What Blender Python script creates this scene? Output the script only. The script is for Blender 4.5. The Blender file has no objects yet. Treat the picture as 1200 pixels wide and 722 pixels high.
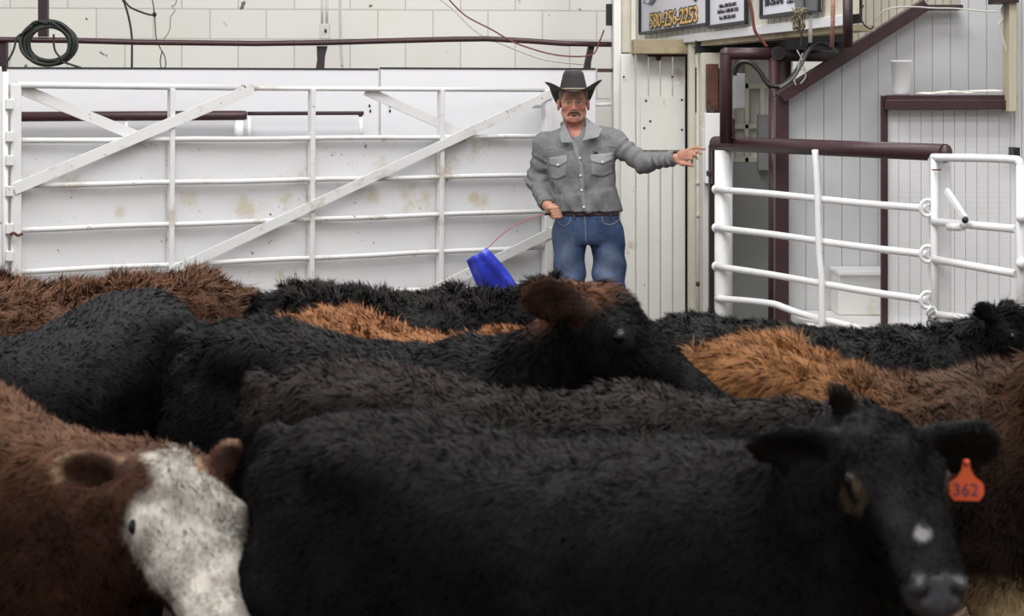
import bpy, bmesh, math, random
import numpy as np
from mathutils import Vector, Matrix

random.seed(7)
SC = bpy.context.scene
COL = SC.collection
# ------------------------------------------------------------------ camera, world, lights, exposure
F = 2200.0            # focal length in pixels of the 1200 px wide frame
EYE = 1.70            # camera height, the camera is level (horizon at y = 115 px)
HOR = 115.0
cam_d = bpy.data.cameras.new('camera'); cam = bpy.data.objects.new('camera', cam_d); COL.objects.link(cam)
cam.location = (0, 0, EYE); cam.rotation_euler = (math.radians(90), 0, 0)
cam_d.sensor_width = 36; cam_d.lens = 36*F/1200; cam_d.shift_y = -(361-HOR)/1200
cam_d.clip_end = 200
cam_d.dof.use_dof = True; cam_d.dof.focus_distance = 9.6; cam_d.dof.aperture_fstop = 6.0
SC.camera = cam
SC.view_settings.view_transform = 'Standard'; SC.view_settings.look = 'None'
SC.view_settings.exposure = 0.0; SC.view_settings.gamma = 1.0
SC.view_settings.use_curve_mapping = False
wd = bpy.data.worlds.new('barn_air'); SC.world = wd; wd.use_nodes = True
bg = wd.node_tree.nodes['Background']; bg.inputs[0].default_value = (0.97, 0.98, 1.0, 1); bg.inputs[1].default_value = 0.50
def area(name, loc, sx, sy, power, rot=(0, 0, 0), col=(1, .985, .96)):
    l = bpy.data.lights.new(name, 'AREA'); l.shape = 'RECTANGLE'; l.size = sx; l.size_y = sy; l.energy = power; l.color = col
    o = bpy.data.objects.new(name, l); COL.objects.link(o); o.location = loc; o.rotation_euler = rot
    return o
# rows of arena lamps high under the roof
area('arena_light', (-1.5, 6.6, 5.6), 7.0, 1.2, 350, (math.radians(18), 0, 0))
area('arena_light', (1.5, 3.0, 5.8), 7.0, 1.2, 150, (math.radians(14), 0, 0))
area('arena_light', (0.0, 0.2, 5.2), 6.0, 1.2, 120, (math.radians(34), 0, 0))
area('stair_fill_light', (1.6, 9.9, 4.6), 2.0, 1.0, 80, (0, 0, 0))  # added fill to brighten the stair panel and counter, no real lamp there

# ------------------------------------------------------------------ helpers
def lin(c):
    return tuple(((x/255)/12.92 if x/255 <= .04045 else ((x/255+.055)/1.055)**2.4) for x in c)
MATS = {}
def mat(name, rgb, rough=.6, metal=0.0, var=.12, scale=6.0, bump=.0, bscale=60.0, dirt=None, dirt_amt=.5, dscale=3.0, dthr=.62,
        spec=.5, stretch=(1, 1, 1), chip=None, cthr=.70, cscale=18.0, sub=0.0):
    if name in MATS: return MATS[name]
    m = bpy.data.materials.new(name); m.use_nodes = True; nt = m.node_tree; N = nt.nodes; L = nt.links
    b = N['Principled BSDF']; b.inputs['Roughness'].default_value = rough; b.inputs['Metallic'].default_value = metal
    b.inputs['Specular IOR Level'].default_value = spec
    if sub: b.inputs['Subsurface Weight'].default_value = sub; b.inputs['Subsurface Radius'].default_value = (.02, .008, .004)
    tc = N.new('ShaderNodeTexCoord'); mp = N.new('ShaderNodeMapping'); L.new(tc.outputs['Object'], mp.inputs[0]); mp.inputs['Scale'].default_value = stretch
    c = lin(rgb)
    def noise(s, d=4.0, rg=.6):
        n = N.new('ShaderNodeTexNoise'); n.inputs['Scale'].default_value = s; n.inputs['Detail'].default_value = d; n.inputs['Roughness'].default_value = rg
        L.new(mp.outputs[0], n.inputs['Vector']); return n
    def mix(a, bcol, fac):
        x = N.new('ShaderNodeMix'); x.data_type = 'RGBA'
        for s, v in ((x.inputs[6], a), (x.inputs[7], bcol)):
            if isinstance(v, tuple): s.default_value = (*v, 1)
            else: L.new(v, s)
        L.new(fac, x.inputs[0]); return x.outputs[2]
    def thr(sock, lo, hi, amt=1.0):
        r = N.new('ShaderNodeMapRange'); L.new(sock, r.inputs[0]); r.inputs[1].default_value = lo; r.inputs[2].default_value = hi; r.inputs[4].default_value = amt
        return r.outputs[0]
    out = mix(tuple(x*(1-var) for x in c), tuple(min(1, x*(1+var*.5)) for x in c), thr(noise(scale).outputs[0], .3, .7))
    if dirt: out = mix(out, lin(dirt), thr(noise(dscale, 8, .72).outputs[0], dthr, dthr+.09, dirt_amt))
    if chip: out = mix(out, lin(chip), thr(noise(cscale, 6, .7).outputs[0], cthr, cthr+.02, .9))
    L.new(out, b.inputs['Base Color'])
    if bump:
        bn = N.new('ShaderNodeBump'); bn.inputs['Strength'].default_value = bump; bn.inputs['Distance'].default_value = .01
        L.new(noise(bscale, 5).outputs[0], bn.inputs['Height']); L.new(bn.outputs[0], b.inputs['Normal'])
    MATS[name] = m; return m

def tag(o, label=None, cat=None, group=None, kind=None):
    if label: o['label'] = label
    if cat: o['category'] = cat
    if group: o['group'] = group
    if kind: o['kind'] = kind
    return o
def empty(name, loc, label, cat, group=None):
    o = bpy.data.objects.new(name, None); COL.objects.link(o); o.location = loc; o.empty_display_size = .1
    return tag(o, label, cat, group)
def link(name, me, m, parent=None):
    o = bpy.data.objects.new(name, me); COL.objects.link(o)
    for x in (m if isinstance(m, (list, tuple)) else [m]): me.materials.append(x)
    if parent is not None:
        o.parent = parent; o.matrix_parent_inverse = Matrix.Translation(-Vector(parent.location)) if parent.rotation_euler.z == 0 else parent.matrix_basis.inverted()
    return o
class MB:
    """collects shapes given in world coordinates and links them as one mesh"""
    def __init__(s): s.bm = bmesh.new()
    def box(s, x0, x1, y0, y1, z0, z1):
        v = [s.bm.verts.new((x, y, z)) for x in (x0, x1) for y in (y0, y1) for z in (z0, z1)]
        for f in ((0, 1, 3, 2), (4, 6, 7, 5), (0, 4, 5, 1), (2, 3, 7, 6), (0, 2, 6, 4), (1, 5, 7, 3)): s.bm.faces.new([v[i] for i in f])
        return s
    def bar(s, a, b, w, d, side=None):
        """rectangular bar from a to b; w across (in the plane), d along 'side' normal"""
        a = Vector(a); b = Vector(b); t = (b-a).normalized()
        n = Vector(side) if side is not None else Vector((0, 1, 0))
        n = (n - t*n.dot(t)).normalized(); u = t.cross(n).normalized()
        v = []
        for p in (a, b):
            for i, j in ((-1, -1), (1, -1), (1, 1), (-1, 1)): v.append(s.bm.verts.new(p+u*i*w/2+n*j*d/2))
        for f in ((0, 3, 2, 1), (4, 5, 6, 7), (0, 1, 5, 4), (1, 2, 6, 5), (2, 3, 7, 6), (3, 0, 4, 7)): s.bm.faces.new([v[i] for i in f])
        return s
    def tube(s, pts, r, n=12, cap=True, closed=False):
        P = [Vector(p) for p in pts]; R = r if isinstance(r, (list, tuple)) else [r]*len(P)
        rings = []; up = None
        for i, p in enumerate(P):
            if closed: t = (P[(i+1) % len(P)]-P[i-1]).normalized()
            else: t = ((P[min(i+1, len(P)-1)]-P[max(i-1, 0)])).normalized()
            if up is None: up = Vector((0, 0, 1)) if abs(t.z) < .9 else Vector((0, 1, 0))
            u = (up-t*up.dot(t)).normalized(); up = u; w = t.cross(u)
            rings.append([s.bm.verts.new(p+(u*math.cos(a)+w*math.sin(a))*R[i]) for a in [2*math.pi*k/n for k in range(n)]])
        m = len(P) if closed else len(P)-1
        for i in range(m):
            A = rings[i]; B = rings[(i+1) % len(P)]
            for k in range(n):
                f = s.bm.faces.new((A[k], A[(k+1) % n], B[(k+1) % n], B[k])); f.smooth = True
        if cap and not closed: s.bm.faces.new(rings[0][::-1]); s.bm.faces.new(rings[-1])
        return s
    def prism(s, poly, off):
        """polygon of world points extruded by vector off"""
        off = Vector(off); A = [s.bm.verts.new(p) for p in poly]; B = [s.bm.verts.new(Vector(p)+off) for p in poly]
        s.bm.faces.new(A); s.bm.faces.new(B[::-1]); n = len(A)
        for i in range(n): s.bm.faces.new((A[i], B[i], B[(i+1) % n], A[(i+1) % n]))
        return s
    def ball(s, c, r, sx=1, sy=1, sz=1, seg=16):
        g = bmesh.ops.create_uvsphere(s.bm, u_segments=seg, v_segments=seg//2, radius=r, matrix=Matrix.Translation(c) @ Matrix.Diagonal((sx, sy, sz, 1)))
        for v in g['verts']:
            for f in v.link_faces: f.smooth = True
        return s
    def lathe(s, c, prof, n=24, ax=None):
        rings = []
        for r, z in prof: rings.append([s.bm.verts.new((c[0]+r*math.cos(2*math.pi*k/n), c[1]+r*math.sin(2*math.pi*k/n), c[2]+z)) for k in range(n)])
        for A, B in zip(rings, rings[1:]):
            for k in range(n): f = s.bm.faces.new((A[k], A[(k+1) % n], B[(k+1) % n], B[k])); f.smooth = True
        s.bm.faces.new(rings[0][::-1]); s.bm.faces.new(rings[-1]); return s
    def build(s, name, m, parent=None, bevel=0, org=None, smooth_mod=None):
        bmesh.ops.recalc_face_normals(s.bm, faces=s.bm.faces)
        me = bpy.data.meshes.new(name)
        if parent is None:
            if org is None:
                vs = [v.co for v in s.bm.verts]
                org = Vector(((min(v.x for v in vs)+max(v.x for v in vs))/2, (min(v.y for v in vs)+max(v.y for v in vs))/2, min(v.z for v in vs)))
            org = Vector(org)
            bmesh.ops.translate(s.bm, verts=s.bm.verts, vec=-org)
        s.bm.to_mesh(me); s.bm.free(); o = link(name, me, m, parent)
        if parent is None: o.location = org
        if bevel:
            b = o.modifiers.new('bevel', 'BEVEL'); b.width = bevel; b.segments = 2; b.limit_method = 'ANGLE'
        return o
def P(px, py, Y):
    return Vector(((px-600)*Y/F, Y, EYE-(py-HOR)*Y/F))
class Plane:
    """vertical plane through two ground points; on() gives the point of it seen at a photo position"""
    def __init__(s, A, B):
        s.A = Vector((A[0], A[1], 0)); s.d = (Vector((B[0], B[1], 0))-s.A).normalized(); s.n = Vector((s.d.y, -s.d.x, 0))
        if s.n.y > 0: s.n = -s.n          # towards the camera
    def on(s, px, py, off=0.0):
        r = Vector(((px-600)/F, 1, -(py-HOR)/F)); A = s.A+s.n*off
        t = A.dot(s.n)/r.dot(s.n); q = r*t; return Vector((q.x, q.y, q.z+EYE))
    def at(s, px, z, off=0.0):
        q = s.on(px, HOR, off); q.z = z; return q
def text(body, size, m, parent, origin, xdir, n, name='lettering', off=0.0, depth=.0015, align='LEFT', sx=1.0):
    c = bpy.data.curves.new('t', 'FONT'); c.body = body; c.size = size; c.extrude = depth; c.align_x = align; c.offset = off; c.resolution_u = 3
    o = bpy.data.objects.new('t', c); COL.objects.link(o)
    bpy.context.view_layer.update()
    me = bpy.data.meshes.new_from_object(o.evaluated_get(bpy.context.evaluated_depsgraph_get()))
    bpy.data.objects.remove(o); me.materials.clear()
    x = Vector(xdir).normalized(); z = Vector(n).normalized(); y = z.cross(x).normalized()
    M = Matrix((x*sx, y, z)).transposed().to_4x4(); M.translation = Vector(origin)
    me.transform(M); return link(name, me, m, parent)
def smooth_path(pts, k=6):
    """Catmull-Rom through points"""
    P_ = [Vector(p) for p in pts]; out = []
    for i in range(len(P_)-1):
        a, b, c, d = P_[max(i-1, 0)], P_[i], P_[i+1], P_[min(i+2, len(P_)-1)]
        for j in range(k):
            t = j/k; out.append(.5*((2*b)+(c-a)*t+(2*a-5*b+4*c-d)*t*t+(3*b-a-3*c+d)*t**3))
    out.append(P_[-1]); return out

# ------------------------------------------------------------------ materials
M_gate = mat('white_gate_paint', (217, 217, 217), .45, var=.05, scale=2.5, dirt=(150, 128, 88), dirt_amt=.45, dscale=2.6, dthr=.57, chip=(60, 48, 38), cthr=.65, cscale=22, bump=.15, bscale=25)
M_sheet = mat('white_sheet_metal', (214, 214, 216), .5, var=.06, scale=1.6, dirt=(166, 146, 104), dirt_amt=.5, dscale=2.6, dthr=.58, chip=(40, 34, 30), cthr=.655, cscale=16, bump=.2, bscale=6)
def stains(m, spots, rgb, amt=.8, ns=9.0):
    # smudges with a shape of their own: noise broken up inside soft spots around given points
    nt = m.node_tree; N = nt.nodes; L = nt.links; b = N['Principled BSDF']; src = b.inputs['Base Color'].links[0].from_socket
    g = N.new('ShaderNodeNewGeometry'); n = N.new('ShaderNodeTexNoise'); n.inputs['Scale'].default_value = ns; n.inputs['Detail'].default_value = 7; n.inputs['Roughness'].default_value = .7; L.new(g.outputs['Position'], n.inputs['Vector'])
    for (p, r) in spots:
        d = N.new('ShaderNodeVectorMath'); d.operation = 'DISTANCE'; L.new(g.outputs['Position'], d.inputs[0]); d.inputs[1].default_value = tuple(p)
        mr = N.new('ShaderNodeMapRange'); L.new(d.outputs['Value'], mr.inputs[0]); mr.inputs[1].default_value = r; mr.inputs[2].default_value = 0; mr.inputs[3].default_value = 0; mr.inputs[4].default_value = .32
        a = N.new('ShaderNodeMath'); a.operation = 'ADD'; L.new(mr.outputs[0], a.inputs[0]); L.new(n.outputs[0], a.inputs[1])
        r2 = N.new('ShaderNodeMapRange'); L.new(a.outputs[0], r2.inputs[0]); r2.inputs[1].default_value = .60; r2.inputs[2].default_value = .80; r2.inputs[4].default_value = amt
        st_ = N.new('ShaderNodeMath'); st_.operation = 'MULTIPLY'; L.new(r2.outputs[0], st_.inputs[0]); r3 = N.new('ShaderNodeMapRange'); L.new(d.outputs['Value'], r3.inputs[0]); r3.inputs[1].default_value = r*1.1; r3.inputs[2].default_value = r*.6; L.new(r3.outputs[0], st_.inputs[1])
        x = N.new('ShaderNodeMix'); x.data_type = 'RGBA'; L.new(st_.outputs[0], x.inputs[0]); L.new(src, x.inputs[6]); x.inputs[7].default_value = (*lin(rgb), 1); src = x.outputs[2]
    L.new(src, b.inputs['Base Color'])
M_board = mat('white_gloss_board', (219, 219, 222), .4, var=.03, scale=2, dirt=(180, 172, 150), dirt_amt=.25, dscale=2, dthr=.66)
M_pipe = mat('white_pipe_paint', (232, 232, 233), .4, var=.05, scale=8, chip=(70, 58, 50), cthr=.67, cscale=20, bump=.2, bscale=40)
M_maroon = mat('maroon_paint', (64, 38, 43), .42, var=.22, scale=9, chip=(120, 100, 95), cthr=.75, cscale=30, bump=.2, bscale=40)
M_maroon_d = mat('dark_maroon_paint', (46, 27, 31), .5, var=.25, scale=9, bump=.2, bscale=40)
M_bead = mat('white_beadboard', (222, 219, 208), .6, var=.1, scale=5, chip=(60, 50, 40), cthr=.69, cscale=25)
M_bead2 = mat('cream_beadboard', (208, 201, 184), .6, var=.1, scale=5, chip=(60, 50, 40), cthr=.69, cscale=25)
M_plank = mat('old_white_planks', (224, 223, 218), .65, var=.10, scale=3, stretch=(1, 1, .25), dirt=(150, 120, 90), dirt_amt=.45, dscale=2.6, dthr=.66, chip=(50, 42, 34), cthr=.68, cscale=26, bump=.3, bscale=40)
M_cream = mat('cream_paint', (214, 209, 194), .6, var=.12, scale=5, dirt=(120, 95, 60), dirt_amt=.5, dscale=5, dthr=.62, chip=(50, 40, 30), cthr=.70, cscale=22, bump=.3)
M_stair = mat('white_panelling', (205, 206, 208), .55, var=.05, scale=3, chip=(70, 62, 55), cthr=.75, cscale=20, bump=.1, bscale=50)
M_counter = mat('bright_white_panelling', (226, 226, 228), .5, var=.04, scale=3, chip=(70, 62, 55), cthr=.765, cscale=20)
M_black = mat('black_trim', (22, 24, 28), .5, var=.2, scale=8)
M_dark = mat('dark_boards_and_shade', (30, 31, 35), .8, var=.3, scale=4)  # near black for dark parts, also painted shade in gaps and under the overhang
M_grey = mat('grey_metal_box', (140, 142, 142), .5, var=.1, scale=5, bump=.1)
M_rust = mat('rusty_iron', (92, 58, 42), .8, var=.4, scale=14, dirt=(50, 30, 24), dirt_amt=.8, dscale=8, dthr=.52, bump=.5)
M_hose = mat('dark_rubber_hose', (40, 44, 38), .55, var=.25, scale=20)
M_wire = mat('black_wire', (28, 28, 30), .5, var=.1)
M_wirew = mat('white_conduit', (205, 203, 196), .5, var=.08)
M_wirer = mat('red_wire', (110, 52, 46), .5, var=.3, scale=20)
M_sign = mat('sign_face', (222, 222, 234), .35, var=.02)
M_foam = mat('white_foam', (240, 240, 241), .6, var=.02, bump=.1, bscale=200)
M_beam = mat('weathered_beam', (168, 154, 126), .75, var=.3, scale=7, stretch=(.4, .4, 1), dirt=(104, 86, 64), dirt_amt=.6, dscale=6, dthr=.52)
M_wood = mat('pale_wood', (190, 182, 158), .7, var=.12, scale=6, stretch=(1, 1, .2), bump=.2)

# ------------------------------------------------------------------ the setting
def dirt_floor():
    m = mat('dirt_and_shavings', (92, 74, 58), .95, var=.35, scale=5, dirt=(60, 46, 36), dirt_amt=.7, dscale=9, dthr=.5, bump=.9, bscale=30)
    bm = bmesh.new(); bmesh.ops.create_grid(bm, x_segments=90, y_segments=120, size=1)
    for v in bm.verts:
        v.co.x *= 9; v.co.y = v.co.y*8.4+5.6
        v.co.z = .012*math.sin(v.co.x*5.1+v.co.y*2.3)+.01*math.sin(v.co.y*7.7-v.co.x*3.1)+random.uniform(-.006, .006)-.02
    me = bpy.data.meshes.new('floor'); bm.to_mesh(me); bm.free()
    for p in me.polygons: p.use_smooth = True
    tag(link('floor', me, m), kind='structure')
dirt_floor()
WALL = Plane((-4.5, 12.45), (3.0, 13.25))
def block_wall():
    m = bpy.data.materials.new('painted_block'); m.use_nodes = True; nt = m.node_tree; N = nt.nodes; L = nt.links
    b = N['Principled BSDF']; b.inputs['Roughness'].default_value = .6
    tc = N.new('ShaderNodeTexCoord'); mp = N.new('ShaderNodeMapping'); L.new(tc.outputs['Object'], mp.inputs[0])
    mp.inputs['Rotation'].default_value = (math.radians(-90), 0, 0)
    br = N.new('ShaderNodeTexBrick'); L.new(mp.outputs[0], br.inputs['Vector'])
    br.inputs['Scale'].default_value = 1; br.inputs['Brick Width'].default_value = .378; br.inputs['Row Height'].default_value = .203
    br.inputs['Mortar Size'].default_value = .005; br.inputs['Mortar Smooth'].default_value = .3
    br.inputs['Color1'].default_value = (*lin((222, 221, 216)), 1); br.inputs['Color2'].default_value = (*lin((228, 227, 221)), 1); br.inputs['Mortar'].default_value = (*lin((192, 191, 184)), 1)
    n = N.new('ShaderNodeTexNoise'); n.inputs['Scale'].default_value = 1.3; n.inputs['Detail'].default_value = 3; L.new(tc.outputs['Object'], n.inputs['Vector'])
    r = N.new('ShaderNodeMapRange'); L.new(n.outputs[0], r.inputs[0]); r.inputs[1].default_value = .5; r.inputs[2].default_value = .75; r.inputs[4].default_value = .6
    x = N.new('ShaderNodeMix'); x.data_type = 'RGBA'; x.blend_type = 'MULTIPLY'; L.new(r.outputs[0], x.inputs[0]); L.new(br.outputs[0], x.inputs[6]); x.inputs[7].default_value = (.97, .95, .84, 1)
    n2 = N.new('ShaderNodeTexNoise'); n2.inputs['Scale'].default_value = 9; n2.inputs['Detail'].default_value = 6; L.new(tc.outputs['Object'], n2.inputs['Vector'])
    r2 = N.new('ShaderNodeMapRange'); L.new(n2.outputs[0], r2.inputs[0]); r2.inputs[1].default_value = .69; r2.inputs[2].default_value = .70; r2.inputs[4].default_value = .85
    x2 = N.new('ShaderNodeMix'); x2.data_type = 'RGBA'; L.new(r2.outputs[0], x2.inputs[0]); L.new(x.outputs[2], x2.inputs[6]); x2.inputs[7].default_value = (.03, .025, .02, 1)
    L.new(x2.outputs[2], b.inputs['Base Color'])
    bp = N.new('ShaderNodeBump'); bp.inputs['Strength'].default_value = .5; bp.inputs['Distance'].default_value = .004; bp.invert = True
    L.new(br.outputs['Fac'], bp.inputs['Height']); n3 = N.new('ShaderNodeTexNoise'); n3.inputs['Scale'].default_value = 60; L.new(tc.outputs['Object'], n3.inputs['Vector'])
    bp2 = N.new('ShaderNodeBump'); bp2.inputs['Strength'].default_value = .25; bp2.inputs['Distance'].default_value = .004; L.new(n3.outputs[0], bp2.inputs['Height']); L.new(bp.outputs[0], bp2.inputs['Normal'])
    L.new(bp2.outputs[0], b.inputs['Normal'])
    a = WALL.A-WALL.d*1.5; L_ = 11.0
    mb = MB(); mb.box(0, L_, 0, .2, -.1-.105, 4.0)
    bmesh.ops.recalc_face_normals(mb.bm, faces=mb.bm.faces)
    me = bpy.data.meshes.new('wall_back'); mb.bm.to_mesh(me); mb.bm.free(); o = link('wall_back', me, m)
    o.location = (a.x, a.y, .07); o.rotation_euler.z = math.atan2(WALL.d.y, WALL.d.x); tag(o, kind='structure')
block_wall()

# ------------------------------------------------------------------ white board partition behind the gate
PAN = Plane((-2.75, 10.23), (.49, 11.0))
def board(x0, x1, label):
    a = PAN.at(x0, 0.0); b = PAN.at(x1, 0.0); n = PAN.n
    t = Vector((0, 0, PAN.on((x0+x1)/2, 81).z))
    mb = MB(); mb.prism([a, b, b+t, a+t], -n*.04)
    o = mb.build('partition_board', M_board, bevel=.003); tag(o, label, 'board', 'white boards of the partition behind the gate')
    cap = MB(); cap.prism([a+t+n*.006, b+t+n*.006, b+t-n*.046, a+t-n*.046], (0, 0, .008)); cap.build('top_strip', M_black, o)
    return o
board(8, 443.5, 'long smooth white board behind the left part of the pipe gate')
o = board(446, 698, 'smooth white board behind the cowboy and the right end of the gate')
hole = MB()
for (x, y) in ((433, 124), (434, 130), (457, 124), (457, 130), (455, 168)): hole.ball(PAN.on(x, y, .003), .006, sz=1.6, seg=8)
hole.build('bolt_heads', M_black, o)

# wall rail: maroon pipe running above the boards
RAIL = Plane((-3.0, 10.75), (.8, 11.45))
r = empty('wall_rail', RAIL.at(300, 0), 'long thin maroon pipe rail running level above the white boards', 'rail')
pts = [RAIL.on(x, y) for x, y in ((-30, 46), (0, 46.5), (80, 47.3), (160, 49.5), (300, 51), (380, 50), (450, 48), (530, 46), (570, 45.5), (620, 48), (660, 51), (745, 52.5))]
MB().tube(pts, .0165, 12).build('pipe', M_maroon, r)
mb = MB(); mb.prism([RAIL.on(x, y, -.02) for x, y in ((371.5, 54), (384, 54), (381, 66), (380, 84), (370, 84), (372, 70))], -RAIL.n*.03); mb.build('bracket', M_maroon_d, r)
mb = MB(); mb.prism([RAIL.on(x, y, -.02) for x, y in ((690, 54), (697, 54), (693, 72), (692, 84), (684, 84), (686, 72))], -RAIL.n*.03); mb.build('bracket', M_maroon_d, r)
mb = MB(); a = RAIL.on(51, -15, .0); b = RAIL.on(51, 43, .0); mb.bar(a, b, .052, .05); mb.build('hanger', M_maroon_d, r)
mb = MB(); a = RAIL.at(3.5, 0, -.03); mb.bar(a, RAIL.on(3.5, 47, -.03), .05, .05); mb.build('corner_post', M_maroon_d, r)
mb = MB(); mb.bar(P(700, 82.5, 11.3), P(719.5, 82.5, 11.3), .022, .03); o = mb.build('short_maroon_rail', M_maroon, bevel=.002); tag(o, 'short maroon rail end between the white board and the plank door', 'rail')
o = MB().tube([P(698, 122.5, 11.4), P(722, 122, 11.4)], .012).build('grey_wall_pipe', M_pipe); tag(o, 'short white pipe on the grey block wall right of the cowboy hat', 'pipe')

# pipes between gate and boards
o = MB().tube([PAN.on(-20, 137, .10), PAN.on(284, 135.2, .10), PAN.on(289, 135.2, .10)], [.027, .027, .024], 16).build('thick_pipe', M_maroon); tag(o, 'thick maroon pipe behind the upper left part of the gate', 'pipe')
st = MB().tube([PAN.on(280, 141, .1), PAN.on(280, 165, .1)], .027).build('white_stub', M_pipe, o)
o = MB().tube(smooth_path([PAN.on(290, 133, .12), PAN.on(415, 132.6, .12), PAN.on(421, 133, .12), PAN.on(423, 137, .12)], 5), .011, 12).build('thin_pipe', M_maroon_d); tag(o, 'thin dark maroon pipe ending in an elbow behind the gate', 'pipe')
MB().tube([PAN.on(423, 137, .12), PAN.on(423, 166, .12)], .0115).build('white_leg', M_pipe, o)
MB().tube([PAN.on(292, 137, .12), PAN.on(292, 166, .12)], .010).build('white_leg', M_pipe, o)
MB().tube([PAN.on(148, 143, .12), PAN.on(148, 166, .12)], .008).build('white_leg', M_pipe, o)

# ------------------------------------------------------------------ the long pipe gate
G = Plane((-2.38, 9.02), (.08, 10.73)); gn = G.n
stains(M_sheet, [(G.on(x, y, -.03), r_) for x, y, r_ in ((436, 230, .09), (478, 230, .14), (500, 232, .10), (221, 233, .09), (292, 240, .13), (335, 233, .08), (557, 234, .07), (140, 248, .05), (330, 322, .05), (568, 236, .08))], (186, 172, 136), .6, 10)
stains(M_gate, [(G.on(x, y, .0), r_) for x, y, r_ in ((365, 245, .12), (450, 212, .13), (515, 262, .1), (500, 345, .14), (364, 345, .12), (440, 252, .1), (201, 255, .08), (300, 260, .08), (520, 207, .12))], (150, 126, 92), .5, 16)
g = empty('stock_gate', G.at(330, 0), 'long white pipe gate with sheet metal lower half and crossed flat braces', 'gate')
Z = dict(top=(102, 107.5), r1=(165, 160), r2=(217.5, 205.5), r3=(269.5, 248), r4=(318.5, 290.5), r5=(366, 333), r6=(420, 378))
def gy(k, x): a, b = Z[k]; return a+(b-a)*(x-25)/592
sheet = MB(); sheet.prism([G.at(16, .12, -.035), G.at(648, .12, -.035), G.on(648, gy('r1', 648)-1, -.035), G.on(16, gy('r1', 16)-1, -.035)], -gn*.004); sheet.build('sheet_metal', M_sheet, g)
for k in Z:
    x0, x1 = (22, 643)
    if k == 'top':
        MB().tube([G.on(20, 99.5), G.on(300, 103)], .016).build('rail', M_gate, g)
        MB().tube([G.on(300, 103.5), G.on(646, 105.5)], .0125).build('rail', M_gate, g); continue
    n = 12; pts = []
    for i in range(n+1):
        x = x0+(x1-x0)*i/n; pts.append(G.on(x, gy(k, x)+.5*math.sin(i*1.7+len(k)*3+ord(k[1]))))
    MB().tube(pts, .0135).build('rail', M_gate, g)
for x, w in ((17.5, .05),):
    MB().bar(G.at(x, .15), G.on(x, 98), w, .05, gn).build('stile', M_gate, g, bevel=.006)
for x in (199.5, 364, 515.5):
    MB().bar(G.at(x-1, .15, .0), G.on(x+1.5, 104, .0), .026, .045, gn).build('upright', M_gate, g, bevel=.004)
MB().bar(G.at(641, .15), G.on(641, 104), .05, .05, gn).build('stile', M_gate, g, bevel=.006)
def brace(x0, y0, x1, y1, w, off): MB().bar(G.on(x0, y0, off), G.on(x1, y1, off), w, .008, gn).build('brace', M_gate, g, bevel=.001)
brace(24, 104, 176, 166, .055, -.02); brace(16, 222, 297, 103, .055, .028); brace(428, 106, 549, 160, .052, -.02)
brace(200, 319, 645, 110, .052, .028); brace(492, 348, 655, 268, .055, .028)
# hinge side ironwork and latch
hp = MB(); hp.tube([G.at(5, .1, .0), G.on(5, 84, .0)], .02); hp.build('hinge_post', M_gate, g)
for y in (122, 160, 188, 224, 268, 300, 330):
    MB().bar(G.on(6, y, .02), G.on(15, y, .02), .05, .03, gn).build('hinge', M_gate, g, bevel=.004)
ch = MB(); ch.tube(smooth_path([G.on(12, 275, .04), G.on(16, 273, .05), G.on(21, 276, .05), G.on(26, 274, .04)], 4), .007, 8); ch.build('chain', M_rust, g)
MB().box(*[c for c in (G.on(624, 124, .02).x, G.on(636, 124, .02).x)], G.on(630, 124).y-.05, G.on(630, 124).y-.01, G.on(630, 127).z, G.on(630, 123).z).build('latch', M_grey, g)
gp = empty('gate_post', G.at(-14, 0), 'white square post at the hinge side of the long gate, cut by the photo edge', 'post')
MB().bar(G.at(-16, 0, -.02), G.on(-16, 78, -.02), .12, .1, gn).build('shaft', M_gate, gp, bevel=.006)

# ------------------------------------------------------------------ cables and fittings on the back wall
def coil():
    root = empty('hose_coil', P(57, 79, 10.7), 'coil of dark hose hung on the maroon wall rail at upper left', 'hose')
    for k in range(7):
        rx = .127+.012*math.sin(k*2.1)+.006*k-.01; rz = .108+.010*math.cos(k*1.7)+.004*k-.01
        cx, cy = 57+1.6*math.sin(k*1.3), 51.5+1.8*math.cos(k*2.3); c = P(cx, cy, 10.62+.014*(k % 4))
        pts = [c+Vector((rx*math.cos(a), .012*math.sin(a*2+k), rz*math.sin(a))) for a in [2*math.pi*i/40 for i in range(40)]]
        MB().tube(pts, .0105, 8, closed=True).build('loop', M_hose, root)
    Y = 10.6
    for pts in (((38, 30), (28, 38), (20, 44), (16, 58), (10, 70), (2, 79)), ((50, 27), (60, 26), (74, 36), (82, 46), (80, 62), (70, 70)), ((72, 72), (84, 76), (95, 79.5)), ((63, 40), (63, 52), (66, 62), (74, 70)), ((30, 36), (38, 27), (46, 25), (56, 28))):
        MB().tube(smooth_path([P(x, y, Y) for x, y in pts], 5), .0062, 8).build('loose_end', M_hose, root)
coil()
def wire(pts, r, m, label, Y=11.6, cat='wire', name='wall_wire'):
    o = MB().tube(smooth_path([P(x, y, Y) for x, y in pts], 5), r, 6).build(name, m); tag(o, label, cat); return o
wire([(143, -4), (148, 10), (152, 26), (154.5, 45), (154.5, 80)], .007, M_wire, 'black cable hanging straight down the block wall over the left boards')
wire([(144, -2), (152, 8), (165, 14), (177, 17.5), (181, 16)], .006, M_wire, 'short black cable curving right on the block wall', Y=11.5)
o = wire([(178, -3), (180, 8), (181, 16), (182, 30), (183, 44), (187, 55), (193, 66), (194, 78), (189, 79), (188, 70), (190, 60)], .0035, M_wire, 'thin grey wire with a looped end hanging left of the gate uprights', Y=11.5)
MB().ball(P(181, 17, 11.5), .014, sz=1.2, seg=8).build('splice', M_wire, o)
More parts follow.
